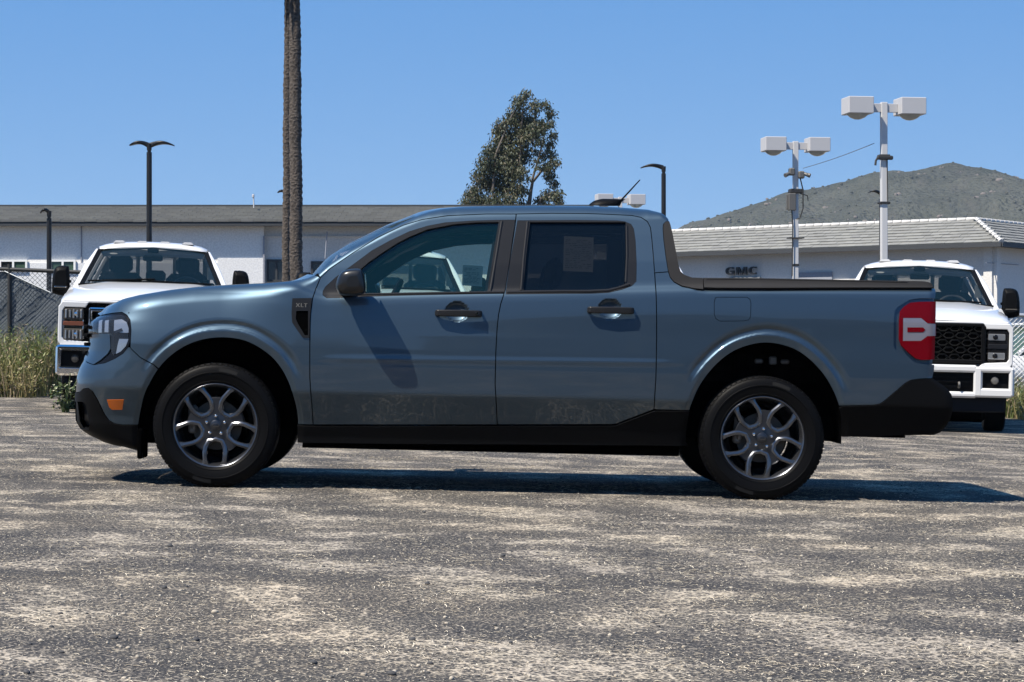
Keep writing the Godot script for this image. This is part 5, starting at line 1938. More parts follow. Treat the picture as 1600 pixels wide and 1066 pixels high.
func make_buildings() -> void:
	# long low building on the left, wall facing the lot
	var zw := -60.0
	var b := thing("service_building", "long low grey stucco building with grey tiled roof, on the left behind the palms", "building")
	var xl := -18.706
	var xr := 1.765
	var eave := 4.295
	var yw := 3.253
	begin()
	wall_box(xr - 1.0, xr - 0.5, -1.0, eave, zw - 8.0, zw - 7.9)
	wall_box(-6.847, xr, yw - 1.2, eave, zw - 0.5, zw - 0.16)
	wall_box(xl, xr, -1.0, eave, zw - 9.0, zw - 8.7)
	wall_box(xl, xl + 0.3, -1.0, eave, zw - 8.7, zw - 0.5)
	wall_box(xr - 0.3, xr, -1.0, eave, zw - 8.7, zw - 0.5)
	done("wall", M.stucco_grey, b)
	begin()
	wall_box(xl, -6.847, yw, eave, zw - 0.3, zw)
	done("wall", M.stucco_light, b)
	begin()
	wall_box(xl, -6.847, -1.5, yw, zw - 0.3, zw + 0.03)
	wall_box(-8.118, -6.865, yw, 3.395, zw - 0.1, zw + 0.03)
	done("lower_wall", M.stucco_white, b)
	begin()
	wall_box(-6.847, xr, -1.5, yw - 1.2, zw - 0.5, zw - 0.13)
	wall_box(-5.859, -5.577, yw - 1.2, 2.883, zw - 0.3, zw - 0.13)
	done("lower_wall", M.stucco_white, b)
	begin()
	wall_box(-11.889, -11.863, -0.5, eave, zw + 0.001, zw + 0.03)
	done("downpipe", M.stucco_panel, b)
	begin()
	wall_box(-6.865, -6.821, -0.5, 3.995, zw + 0.031, zw + 0.06)
	done("corner_trim", M.stucco_panel, b)
	begin()
	tube([Vector3(-5.084, 4.107, -59.800), Vector3(-5.137, 3.368, -59.800)], 0.018, 6)
	done("downpipe", M.stucco_panel, b)
	begin()
	wall_box(-6.847, xr, 3.986, 4.009, zw - 0.16, zw - 0.10)
	done("band", M.stucco_grey, b)
	begin()
	wall_box(xl - 0.6, xr + 0.6, eave - 0.04, eave + 0.06, zw + 0.22, zw + 0.38)
	wall_box(xl - 0.6, xr + 0.6, eave - 0.01, eave + 0.02, zw - 0.6, zw + 0.22)
	done("fascia", M.fascia, b)
	begin()
	var up := Vector3(0, 5.007 - eave - 0.08, -3.6)
	roof_tiles(Vector3(xl - 0.6, eave + 0.06, zw + 0.40), Vector3(xr + 0.6, eave + 0.06, zw + 0.40), up, 10, 0.33, 5)
	var rt := done("roof_tiles", M.roof_tile, b)
	stuff(rt)
	begin()
	var y1 := eave + 0.06 + up.y
	wall_box(xl - 0.6, xr + 0.6, y1 - 0.02, y1 + 0.07, zw - 3.2, zw - 2.9)
	wall_box(xl - 0.4, xr + 0.4, eave, y1 - 0.1, zw - 8.9, zw - 3.0)
	done("roof_ridge", M.fascia, b)
	window_unit(b, -14.135, -13.359, 3.015, 3.342, zw + 0.02, M.pane_dark, M.pane_green, M.frame_white)
	window_unit(b, -12.741, -12.027, 2.989, 3.342, zw + 0.02, M.pane_green, M.pane_green, M.frame_white)
	window_unit(b, -6.785, -6.247, 2.741, 3.359, zw - 0.17, M.pane_dark, M.pane_dark, M.fascia)
	window_unit(b, -5.559, -5.012, 2.741, 3.306, zw - 0.17, M.pane_dark, M.pane_dark, M.fascia)
	begin()
	tube([Vector3(-7.360, 4.904, -62.000), Vector3(-7.370, 5.306, -62.000)], 0.02, 6)
	box(Vector3(-7.379, 5.242, -62.000), Vector3(0.07, 0.10, 0.07), 0.02)
	var vent := done("roof_mast", M.box_white, b)
	# low white things standing along its foot
	# dealership on the right: one wing runs away to the left, the other to the right
	var d := thing("showroom", "grey stucco showroom with tiled roof and dark GMC letters, below the rocky hill", "building")
	var c0 := Vector3(15.754, 4.239, -70.000)
	var l0 := Vector3(5.745, 4.265, -77.500)
	l0.y = c0.y
	var len0 := l0.distance_to(c0)
	l0 -= (c0 - l0).normalized() * 4.0
	var r0 := Vector3(22.029, 4.632, -78.000)
	r0.y = c0.y
	for s: Array in [[l0, c0, true, 21], [c0, r0, false, 22]]:
		var a: Vector3 = s[0]
		var e: Vector3 = s[1]
		var along := (e - a).normalized()
		var inward := Vector3(along.z, 0, -along.x)
		if inward.z > 0.0:
			inward = -inward
		var len := a.distance_to(e)
		var frame := Basis(along, Vector3.UP, -inward)   # z outwards
		var wall_a := a + inward * 0.55
		begin()
		box(wall_a + along * len * 0.5 + inward * 0.15 + Vector3(0, -2.6, 0), Vector3(len - (0.8 if s[2] else 0.9), 5.2, 0.3), 0.0, frame)
		done("wall", M.stucco_grey, d)
		begin()
		box(a + along * len * 0.5 + Vector3(0, 0.02, 0), Vector3(len, 0.13, 0.10), 0.0, frame)
		box(a + along * len * 0.5 + inward * 0.33 + Vector3(0, 0.0, 0), Vector3(len - 0.6, 0.03, 0.56), 0.0, frame)
		done("fascia", M.fascia, d)
		begin()
		var rise := inward * 1.7 + Vector3(0, 0.86, 0)
		roof_tiles(a + Vector3(0, 0.07, 0), e + Vector3(0, 0.07, 0), rise, 8, 0.33, s[3], 0.0 if s[2] else 1.66, 1.66 if s[2] else 0.0, 0.055)
		stuff(done("roof_tiles", M.roof_tile, d))
		begin()
		var ra := a + rise + Vector3(0, 0.12, 0) + (Vector3.ZERO if s[2] else along * 1.66)
		var re := e + rise + Vector3(0, 0.12, 0) - (along * 1.66 if s[2] else Vector3.ZERO)
		var q := ra.distance_to(re)
		var m := int(q / 0.33)
		for k in m:
			tube([ra.lerp(re, float(k) / m), ra.lerp(re, (k + 0.93) / m)], [0.075, 0.065], 7)
		stuff(done("ridge_tiles", M.roof_ridge, d))
		begin()
		box(a + along * len * 0.5 + rise * 1.05 + inward * 1.6 + Vector3(0, -0.45, 0), Vector3(len * 0.7, 0.3, 2.6), 0.0, frame)
		done("roof_deck", M.fascia, d)
		if s[2]:
			# the hip between the wings
			begin()
			var h0 := c0 + Vector3(0, 0.12, 0)
			for k in 9:
				tube([h0.lerp(re, k / 9.0), h0.lerp(re, (k + 0.92) / 9.0)], [0.085, 0.07], 7)
			stuff(done("hip_tiles", M.roof_ridge, d))
			# lower band, recessed panel, sign
			begin()
			for f: Array in [[0.02, 0.165], [0.262, 0.352], [0.496, 0.535]]:
				begin()
				box(wall_a + along * (4.0 + len0 * (f[0] + f[1]) * 0.5) - inward * 0.03 + Vector3(0, -2.61 if f[0] < 0.4 else -2.60, 0), Vector3(len0 * (f[1] - f[0]), 3.2, 0.1), 0.0, frame)
				done("lower_wall", M.stucco_white, d)
			begin()
			box(wall_a + along * (4.0 + len0 * 0.425) - inward * 0.02 + Vector3(0, -2.3, 0), Vector3(len0 * 0.125, 3.2, 0.06), 0.0, frame)
			done("recessed_panel", M.stucco_panel, d)
			begin()
			box(wall_a + along * (4.0 + len0 * 0.213) - inward * 0.05 + Vector3(0, -2.12, 0), Vector3(1.25, 2.6, 0.12), 0.0, frame)
			done("sign_panel", M.sign_grey, d)
			var tm := TextMesh.new()
			tm.text = "GMC"
			var sf := SystemFont.new()
			sf.font_names = PackedStringArray(["Droid Sans"])
			sf.font_weight = 700
			tm.font = sf
			tm.font_size = 64
			tm.pixel_size = 0.0068
			tm.depth = 0.08
			part("sign_lettering", tm, M.sign_black, d, Transform3D(frame.scaled_local(Vector3(1.32, 0.85, 1.0)), wall_a + along * (4.0 + len0 * 0.205) - inward * 0.15 + Vector3(0, -0.60, 0)))
		else:
			begin()
			box(wall_a + along * 1.2 - inward * 0.012 + Vector3(0, -0.55, 0), Vector3(2.4, 0.02, 0.03), 0.0, frame)
			done("joint", M.stucco_panel, d)

# ---------- lamps ----------
func make_poles() -> void:
	var grp := "slim dark lot lamps with blade-shaped heads"
	for s: Array in [
		[Vector3(-7.508, 5.011, -45.000), Vector3(-7.912, 5.077, -45.000), Vector3(-6.991, 5.070, -45.000), "dark lot lamp with two blade heads, over the left white pickup"],
		[Vector3(-10.643, 3.948, -50.000), Vector3(-10.842, 3.992, -50.000), null, "short-looking dark lot lamp with one head, before the left end of the long building"],
		[Vector3(-5.920, 4.892, -57.000), Vector3(-6.146, 4.976, -57.000), null, "dark lot lamp hidden by the palm trunks, only its head sticking out"],
		[Vector3(3.626, 5.145, -52.000), Vector3(3.075, 5.199, -52.000), null, "dark lot lamp with one curved head, just behind the blue pickup's cab"],
		[Vector3(10.186, 5.107, -60.000), Vector3(9.833, 5.196, -60.000), null, "dark lot lamp behind the taller white light pole, only its head showing"]]:
		var top: Vector3 = s[0]
		var base := Vector3(top.x, ground_y(top.x), top.z)
		var t := thing("lot_lamp", s[3], "street lamp", Transform3D(Basis(), base), grp)
		var h := top.y - base.y
		begin()
		tube([Vector3(0, 0, 0), Vector3(0, h - 0.08, 0)], [0.062, 0.055], 14)
		tube([Vector3(0, h - 0.08, 0), Vector3(0, h - 0.04, 0)], 0.038, 12)
		tube([Vector3(0, h - 0.04, 0), Vector3(0, h + 0.09, 0)], [0.05, 0.055], 12)
		done("pole", M.pole_bronze, t)
		for e in [s[1], s[2]]:
			if e == null:
				continue
			var tip: Vector3 = e - base
			var rings := []
			for k in 9:
				var f := k / 8.0
				var c := Vector3(lerpf(0.0, tip.x, f), h + 0.05 + (tip.y - h - 0.05) * f * f + sin(f * PI) * 0.07, lerpf(0.0, tip.z, f))
				var w := 0.035 + 0.11 * smoothstep(0.1, 0.5, f) * (1.0 - pow(f, 6.0) * 0.7)
				var th := lerpf(0.055, 0.034, f / 0.4) if f < 0.4 else 0.036 - 0.026 * f * f
				rings.append(PackedVector3Array([c + Vector3(0, -th, -w), c + Vector3(0, th, -w * 0.7), c + Vector3(0, th * 1.2, 0), c + Vector3(0, th, w * 0.7), c + Vector3(0, -th, w), c + Vector3(0, -th * 1.1, 0)]))
			begin()
			loft(rings)
			done("lamp_head", M.pole_bronze, t)
	var grp2 := "white poles with two box lights each"
	var near_pole: Node3D
	for s: Array in [
		[Vector3(8.207, 6.309, -48.000), 1.0, 9.0, "tallest white light pole with two box lights, a dark clamp halfway up, at the right"],
		[Vector3(7.561, 6.415, -58.000), 1.0, 8.0, "white light pole with two box lights and cameras and a junction box clamped to it"],
		[Vector3(3.928, 6.425, -79.000), 1.0, 10.0, "far white light pole whose two box lights peep over the blue pickup's roof"]]:
		var top: Vector3 = s[0]
		var base := Vector3(top.x, ground_y(top.x), top.z)
		var t := thing("box_light_pole", s[3], "light pole", Transform3D(Basis(Vector3.UP, deg_to_rad(s[2])), base), grp2)
		var h := top.y - base.y
		begin()
		box(Vector3(0, h * 0.5, 0), Vector3(0.135, h, 0.135), 0.008)
		done("pole", M.pole_white, t)
		for sg: float in [-1.0, 1.0]:
			begin()
			box(Vector3(sg * 0.19, h - 0.125, 0), Vector3(0.25, 0.19, 0.07), 0.006)
			done("arm", M.box_white, t)
			begin()
			box(Vector3(sg * 0.60, h - 0.09, 0), Vector3(0.57, 0.37, 0.57), 0.012)
			var bx := done("box_light", M.box_white, t)
			begin()
			lathe(PackedVector2Array([Vector2(0.0, -0.115), Vector2(0.08, -0.105), Vector2(0.16, -0.07), Vector2(0.22, -0.02), Vector2(0.245, 0.0)]), Transform3D(Basis(), Vector3(sg * 0.60, h - 0.277, 0)), 28)
			part("lens", commit(), M.glass_lens, bx)
		if near_pole == null:
			near_pole = t
			begin()
			for y: float in [h - 1.18, h - 2.22]:
				box(Vector3(0, y, 0), Vector3(0.24, 0.05, 0.2), 0.01)
			box(Vector3(0.0, h - 1.23, 0.08), Vector3(0.36, 0.09, 0.10), 0.02)
			tube([Vector3(-0.15, h - 1.2, 0.08), Vector3(-0.21, h - 1.3, 0.08), Vector3(-0.22, h - 1.4, 0.08)], 0.025, 7)
			tube([Vector3(0.05, h - 1.2, 0.085), Vector3(0.06, h - 2.2, 0.085)], 0.012, 6)
			done("clamp", M.wire_black, t)
		elif s[0].z > -70.0:
			begin()
			box(Vector3(-0.12, h - 1.62, 0.08), Vector3(0.20, 0.46, 0.14), 0.015)
			box(Vector3(-0.22, h - 1.62, 0.05), Vector3(0.09, 0.40, 0.10), 0.01)
			done("junction_box", M.steel_dull, t)
			for sg: float in [-1.0, 1.0]:
				begin()
				box(Vector3(sg * 0.13, h - 0.86 - 0.04 * sg, 0.1), Vector3(0.16, 0.20, 0.16), 0.03)
				tube([Vector3(sg * 0.18, h - 0.86, 0.12), Vector3(sg * 0.34, h - 0.93, 0.22)], [0.04, 0.06], 9)
				done("camera", M.steel_dull, t)
			begin()
			box(Vector3(0, h - 1.33, 0.02), Vector3(0.36, 0.12, 0.24), 0.02)
			box(Vector3(0, h - 2.58, 0), Vector3(0.42, 0.03, 0.30), 0.01)
			box(Vector3(0, h - 3.3, 0), Vector3(0.15, 0.06, 0.16))
			tube([Vector3(0.10, h - 1.0, 0.12), Vector3(0.17, h - 1.3, 0.13), Vector3(0.17, h - 1.8, 0.13), Vector3(0.09, h - 2.05, 0.12), Vector3(0.0, h - 2.08, 0.11)], 0.018, 6)
			tube([Vector3(-0.13, h - 1.8, 0.1), Vector3(-0.10, h - 2.3, 0.1), Vector3(-0.12, h - 3.6, 0.1)], 0.018, 6)
			tube([Vector3(0.1, h - 1.4, 0.1), Vector3(0.30, h - 1.45, 0.1), Vector3(0.32, h - 1.6, 0.1)], 0.014, 6)
			done("cable_loop", M.wire_black, t)
	# the thin wire between the two
	begin()
	var a := Vector3(7.994, 5.404, -48.000)
	var b := Vector3(7.765, 5.698, -58.000)
	var pts := []
	for k in 13:
		var f := k / 12.0
		pts.append(a.lerp(b, f) + Vector3(0, -0.03 * sin(f * PI), 0))
	tube(pts, 0.008, 5)
	var wire := done("overhead_wire", M.steel_dull, self)
	tag(wire, "thin wire hung between the two white light poles on the right", "wire")

# ---------- palms ----------
func make_palms() -> void:
	for s: Array in [
		[Vector3(-5.131, 0.647, -52.000), Vector3(-5.221, 11.363, -52.000), 0.165, 0.130, "thicker palm trunk, the right one of the pair rising out of the picture", 41],
		[Vector3(-5.614, 0.641, -54.000), Vector3(-5.541, 11.770, -54.000), 0.112, 0.10, "thinner palm trunk, the left one of the pair rising out of the picture", 42]]:
		var a: Vector3 = s[0]
		var b: Vector3 = s[1]
		a.y = ground_y(a.x)
		var t := thing("palm_tree", s[4], "palm tree", Transform3D(Basis(), a), "pair of bare palm trunks behind the blue pickup's bonnet")
		var r := RandomNumberGenerator.new()
		r.seed = s[5]
		var rings := []
		var n := 150
		var wob := FastNoiseLite.new()
		wob.seed = s[5]
		wob.frequency = 0.55
		for k in n + 1:
			var f := float(k) / n
			var c := (b - a) * f + Vector3(wob.get_noise_1d(f * 14.0) * 0.03, 0, 0)
			var rad := lerpf(s[2], s[3], f) * (1.0 + wob.get_noise_1d(f * 40.0 + 50.0) * 0.10)
			rad += 0.006 * (1.0 if k % 2 == 0 else -1.0) + r.randf_range(-0.004, 0.004)
			if f < 0.06:
				rad *= 1.0 + (0.06 - f) * 4.0
			var ring := PackedVector3Array()
			for q in 18:
				var g := TAU * q / 18
				ring.append(c + Vector3(cos(g), 0, sin(g)) * rad * (1.0 + r.randf_range(-0.03, 0.03)))
			rings.append(ring)
		begin()
		loft(rings)
		done("trunk", M.palm_bark, t)
		# fan leaves, above the picture
		begin()
		var top := b - a
		for k in 26:
			var yaw := TAU * k / 26.0 * 2.4
			var el := r.randf_range(-0.9, 1.1)
			var dir := Vector3(cos(yaw) * cos(el), sin(el), sin(yaw) * cos(el))
			var tipc := top + dir * 1.0
			var side := dir.cross(Vector3.UP).normalized()
			tube([top, tipc], 0.015, 4, false, Color(0.08, 0.09, 0.03))
			for q in 11:
				var w := (q - 5) * 0.24
				var d2 := (dir * cos(w) + side * sin(w)).normalized()
				var e := tipc + d2 * 0.85 + Vector3(0, -0.12 - absf(w) * 0.1, 0)
				var wv := d2.cross(dir.cross(side)).normalized() * 0.035
				tri3(tipc, tipc + d2 * 0.45 + wv, e, Vector3.UP, Color(0.05, 0.075, 0.025))
				tri3(tipc, tipc + d2 * 0.45 - wv, e, Vector3.UP, Color(0.05, 0.075, 0.025))
		done("crown", M.leafy, t)

# ---------- the eucalyptus ----------
func make_tree() -> void:
	var base := Vector3(0.000, 0.506, -100.000)
	base.y = ground_y(base.x) - 0.3
	var t := thing("eucalyptus_tree", "tall ragged dark eucalyptus standing above the blue pickup's roof", "tree", Transform3D(Basis(), base))
	var r := RandomNumberGenerator.new()
	r.seed = 99
	var tips := []
	for s: Array in [
		[Vector3(0.647, 12.571, -100.000), 0.29, 0.80],
		[Vector3(0.353, 12.277, -100.000), 0.41, 1.00],
		[Vector3(1.059, 12.130, -100.000), 0.35, 1.00],
		[Vector3(0.177, 11.629, -100.000), 0.53, 1.20],
		[Vector3(0.824, 11.394, -100.000), 0.53, 1.20],
		[Vector3(-0.294, 11.394, -100.000), 0.29, 0.70],
		[Vector3(1.118, 10.952, -100.000), 0.44, 1.00],
		[Vector3(0.530, 10.746, -100.000), 0.59, 1.20],
		[Vector3(-0.118, 10.805, -100.000), 0.47, 1.00],
		[Vector3(-0.589, 11.217, -100.000), 0.35, 0.90],
		[Vector3(-0.530, 10.658, -100.000), 0.47, 1.10],
		[Vector3(-0.706, 10.069, -100.000), 0.53, 1.20],
		[Vector3(0.000, 9.980, -100.000), 0.59, 1.20],
		[Vector3(0.530, 9.922, -100.000), 0.47, 1.00],
		[Vector3(-1.118, 9.980, -100.000), 0.29, 0.70],
		[Vector3(-1.236, 9.451, -100.000), 0.44, 1.00],
		[Vector3(-0.706, 9.333, -100.000), 0.53, 1.20],
		[Vector3(-0.059, 9.215, -100.000), 0.59, 1.20],
		[Vector3(0.412, 9.038, -100.000), 0.41, 0.90],
		[Vector3(-1.471, 8.891, -100.000), 0.41, 1.00],
		[Vector3(-1.000, 8.626, -100.000), 0.53, 1.20],
		[Vector3(-0.353, 8.450, -100.000), 0.53, 1.10],
		[Vector3(0.235, 8.273, -100.000), 0.47, 1.00],
		[Vector3(-1.706, 8.273, -100.000), 0.41, 1.00],
		[Vector3(-2.001, 7.979, -100.000), 0.29, 0.80],
		[Vector3(-2.059, 7.567, -100.000), 0.35, 1.00],
		[Vector3(-1.471, 7.743, -100.000), 0.47, 1.10],
		[Vector3(-0.824, 7.743, -100.000), 0.47, 1.00],
		[Vector3(-0.118, 7.626, -100.000), 0.47, 1.00],
		[Vector3(0.441, 7.626, -100.000), 0.29, 0.70],
		[Vector3(1.530, 12.159, -100.000), 0.26, 0.90],
		[Vector3(1.766, 11.806, -100.000), 0.29, 0.90],
		[Vector3(1.883, 11.394, -100.000), 0.21, 0.60],
		[Vector3(1.530, 11.217, -100.000), 0.32, 0.80],
		[Vector3(1.883, 10.746, -100.000), 0.26, 0.80],
		[Vector3(1.707, 10.393, -100.000), 0.29, 0.90],
		[Vector3(1.265, 10.451, -100.000), 0.26, 0.70],
		[Vector3(1.059, 10.098, -100.000), 0.24, 0.60],
		[Vector3(1.412, 9.863, -100.000), 0.29, 0.80],
		[Vector3(1.824, 9.922, -100.000), 0.26, 0.80],
		[Vector3(1.648, 9.274, -100.000), 0.35, 1.00],
		[Vector3(2.001, 9.480, -100.000), 0.26, 0.80],
		[Vector3(1.177, 9.274, -100.000), 0.21, 0.60],
		[Vector3(1.765, 8.980, -100.000), 0.32, 0.90],
		[Vector3(1.942, 8.568, -100.000), 0.26, 0.80],
		[Vector3(1.706, 8.155, -100.000), 0.29, 0.80],
		[Vector3(2.001, 7.920, -100.000), 0.32, 0.90],
		[Vector3(1.471, 7.920, -100.000), 0.29, 0.80],
		[Vector3(1.118, 7.802, -100.000), 0.21, 0.50],
		[Vector3(2.236, 8.097, -100.000), 0.18, 0.50],
		[Vector3(2.118, 7.567, -100.000), 0.29, 1.00],
		[Vector3(1.530, 7.508, -100.000), 0.32, 0.90],
		[Vector3(1.059, 9.627, -100.000), 0.18, 0.40],
		[Vector3(0.765, 8.685, -100.000), 0.18, 0.40],
		[Vector3(0.647, 8.155, -100.000), 0.18, 0.50],
		]:
		tips.append(s)
	# limbs
	begin()
	var fork := Vector3(-0.1, 3.2, 0)
	tube([Vector3(0, 0, 0), Vector3(-0.05, 1.8, 0), fork], [0.34, 0.28, 0.24], 10)
	for limb: Array in [[Vector3(-0.883, 8.155, -100.000), Vector3(-0.736, 9.922, -100.000), Vector3(0.000, 11.688, -100.000), Vector3(0.647, 12.571, -100.000)], [Vector3(-0.294, 7.861, -100.000), Vector3(0.353, 9.333, -100.000), Vector3(0.441, 11.099, -100.000), Vector3(0.530, 12.277, -100.000)], [Vector3(0.824, 7.626, -100.000), Vector3(0.942, 8.744, -100.000), Vector3(1.324, 10.069, -100.000), Vector3(1.707, 11.688, -100.000)], [Vector3(0.942, 8.597, -100.000), Vector3(1.471, 9.274, -100.000), Vector3(1.942, 9.774, -100.000)], [Vector3(1.324, 7.802, -100.000), Vector3(1.824, 8.155, -100.000), Vector3(2.118, 8.155, -100.000)]]:
		var pts := [fork]
		var rad := [0.17]
		for k in limb.size():
			pts.append(limb[k] - base + Vector3(0, 0, r.randf_range(-0.4, 0.4)))
			rad.append(0.07 - 0.014 * k)
		tube(pts, rad, 7)
	done("trunk", M.tree_bark, t)
	begin()
	for s: Array in tips:
		var c: Vector3 = s[0] - base
		var rad: float = s[1]
		c.z += r.randf_range(-0.8, 0.8)
		var count := int(520.0 * rad * rad / 0.16 * float(s[2]))
		var tone := r.randf()
		for k in count:
			var d := Vector3(r.randfn(0, 0.48), r.randfn(0, 0.48), r.randfn(0, 0.6)) * rad
			if d.length() > rad * 1.35:
				d = d.normalized() * rad * r.randf_range(0.6, 1.2)
			var p := c + d
			var lf := r.randf_range(0.09, 0.19)
			var dir := Vector3(r.randfn(0, 0.45), -1.0 + r.randf() * 0.7, r.randfn(0, 0.45)).normalized()
			var side := dir.cross(Vector3(r.randfn(0, 1), r.randfn(0, 0.3), r.randfn(0, 1))).normalized() * lf * 0.20
			var col := Color(0.034, 0.046, 0.022).lerp(Color(0.072, 0.074, 0.036), clampf(tone * 0.6 + r.randf() * 0.5 - 0.1, 0, 1))
			if r.randf() < 0.10:
				col = Color(0.10, 0.075, 0.045)
			var n := side.cross(dir)
			tri3(p, p + dir * lf * 0.5 + side, p + dir * lf, n, col)
			tri3(p, p + dir * lf * 0.5 - side, p + dir * lf, n, col)
	done("crown", M.leafy, t)

# ---------- fences ----------
func make_fences() -> void:
	# left: chain link with dark privacy cloth sagging on it
	for s: Array in [[Vector3(-9.325, 6.142, -33.000), Vector3(-5.925, 6.142, -33.000), true, 1.90, "chain-link fence hung with sagging dark cloth, at the left edge"], [Vector3(7.479, 6.142, -33.000), Vector3(9.714, 6.142, -33.000), false, 1.55, "bare chain-link fence at the right edge beside the white pickup"]]:
		var a: Vector3 = s[0]
		var b: Vector3 = s[1]
		a.y = ground_y(a.x)
		b.y = ground_y(b.x)
		var H: float = s[3]
		var len := a.distance_to(b)
		var t := thing("chain_link_fence", s[4], "fence", Transform3D(Basis(), a))
		var d := b - a
		var dn := d.normalized()
		begin()
		for k in 3:
			var p := d * (k / 2.0)
			tube([p, p + Vector3(0, H + 0.05, 0)], 0.03, 8)
		done("post", M.wire_black if s[2] else M.galvanised, t)
		begin()
		tube([Vector3(0, H, 0), d * 0.5 + Vector3(0, H - 0.03, 0), d + Vector3(0, H - 0.06, 0)], 0.03, 8)
		done("top_rail", M.wire_black if s[2] else M.galvanised, t)
		begin()
		var pitch := 0.075
		var m := int((len + H) / pitch)
		for k in m:
			for sg: float in [-1.0, 1.0]:
				var u0 := k * pitch - H if sg > 0.0 else k * pitch
				var p0 := Vector2(u0, 0.03)
				var p1 := Vector2(u0 + sg * H, H - 0.03)
				# clip to the panel
				if p0.x < 0.0 and p1.x < 0.0 or p0.x > len and p1.x > len:
					continue
				for e in 2:
					for lim: float in [0.0, len]:
						var outside := p0.x < lim if lim == 0.0 else p0.x > lim
						if outside:
							p0 = p0.lerp(p1, (lim - p0.x) / (p1.x - p0.x))
						outside = p1.x < lim if lim == 0.0 else p1.x > lim
						if outside:
							p1 = p1.lerp(p0, (lim - p1.x) / (p0.x - p1.x))
				var off := Vector3(0, 0, 0.004 * sg)
				tube([dn * p0.x + Vector3(0, p0.y, 0) + off, dn * p1.x + Vector3(0, p1.y, 0) + off], 0.0032 if s[2] else 0.0055, 4, false)
		stuff(done("chain_link", M.wire_mesh if s[2] else M.galvanised, t))
		if s[2]:
			# cloth: fixed high at the left, fallen down towards the right
			begin()
			var nx := 60
			var ny := 14
			var nz := FastNoiseLite.new()
			nz.seed = 3
			nz.frequency = 0.9
			var st := bv.size()
			for j in ny + 1:
				for i in nx + 1:
					var u := float(i) / nx
					var x := u * len
					var dropx := 1.63
					var topy := H - 0.05 - clampf((x - dropx) / 0.70, 0.0, 1.0) * 0.31
					if x < dropx:
						topy = H - 0.05 - 0.02 * sin(x * 5.0)
					if x > 2.33:
						topy += sin((x - 2.33) * 9.0) * 0.012
					var y := lerpf(0.05, topy, float(j) / ny)
					var z := -0.03 + nz.get_noise_2d(x * 2.0 - y * 1.5, y * 0.6) * 0.05
					vert(dn * x + Vector3(0, y, z), Vector3.ZERO)
			for j in ny + 1:
				for i in nx + 1:
					var q := st + j * (nx + 1) + i
					var dx := bv[st + j * (nx + 1) + mini(i + 1, nx)] - bv[st + j * (nx + 1) + maxi(i - 1, 0)]
					var dy := bv[st + mini(j + 1, ny) * (nx + 1) + i] - bv[st + maxi(j - 1, 0) * (nx + 1) + i]
					bn[q] = dx.cross(dy).normalized()
			for j in ny:
				for i in nx:
					var q := st + j * (nx + 1) + i
					bi.append_array([q, q + 1, q + nx + 2, q, q + nx + 2, q + nx + 1])
			done("privacy_cloth", M.fence_fabric, t)
			begin()
			tube([dn * 1.63 + Vector3(0, H - 0.06, 0.02), dn * 2.33 + Vector3(0, H - 0.37, 0.02)], 0.008, 5)
			done("cloth_hem", M.frame_white, t)
	# a parked car behind the right fence, only its roof and windscreen in view
	var c := thing("parked_car", "white car behind the chain-link fence at the right edge", "car", Transform3D(Basis(Vector3.UP, deg_to_rad(20.0)), Vector3(9.221, ground_y(8.0), -38.0)))
	begin()
	var rings := []
	for s: Array in [[-2.1, 0.75, 0.85], [-1.9, 0.86, 0.88], [-0.8, 0.92, 0.90], [1.4, 0.95, 0.90], [2.1, 0.90, 0.86]]:
		rings.append(PackedVector3Array([Vector3(s[0], 0.25, -s[2]), Vector3(s[0], s[1], -s[2]), Vector3(s[0], s[1] + 0.06, 0), Vector3(s[0], s[1], s[2]), Vector3(s[0], 0.25, s[2])]))
	loft(rings)
	done("body", M.paint_white, c)
	begin()
	rings = []
	for s: Array in [[-0.9, 0.93, 0.80], [-0.25, 1.42, 0.62], [0.7, 1.45, 0.62], [1.6, 0.98, 0.78]]:
		rings.append(PackedVector3Array([Vector3(s[0], 0.9, -0.82), Vector3(s[0], s[1], -s[2]), Vector3(s[0], s[1] + 0.02, 0), Vector3(s[0], s[1], s[2]), Vector3(s[0], 0.9, 0.82)]))
	loft(rings)
	done("window_band", M.pane_green, c)
	begin()
	box(Vector3(0.25, 1.47, 0), Vector3(1.1, 0.05, 1.26), 0.02)
	for sg: float in [-1.0, 1.0]:
		bar(Vector3(-0.95, 0.96, sg * 0.80), Vector3(-0.26, 1.46, sg * 0.63), 0.07, 0.05, 0.01)
		bar(Vector3(1.6, 1.0, sg * 0.78), Vector3(0.75, 1.46, sg * 0.63), 0.07, 0.05, 0.01)
	done("roof", M.paint_white, c)
	for x: float in [-1.35, 1.35]:
		for sg: float in [-1.0, 1.0]:
			begin()
			lathe(PackedVector2Array([Vector2(0.0, 0.09), Vector2(0.2, 0.09), Vector2(0.31, 0.1), Vector2(0.32, 0.0), Vector2(0.31, -0.1)]), Transform3D(Basis(Vector3.RIGHT, sg * PI / 2), Vector3(x, 0.32, sg * 0.80)), 24)
			done("wheel", M.rubber, c)

# ---------- weeds ----------
func blade(p: Vector3, h: float, w: float, lean: Vector3, col: Color, r: RandomNumberGenerator) -> void:
	var side := Vector3(r.randfn(0, 1), 0, r.randfn(0, 1)).normalized() * w
	var m := p + Vector3(0, h * 0.55, 0) + lean * 0.35
	var e := p + Vector3(0, h, 0) + lean
	var n := side.cross(Vector3.UP)
	quad(p - side, p + side, m + side * 0.7, m - side * 0.7, n, col)
	tri3(m - side * 0.7, m + side * 0.7, e, n, col)

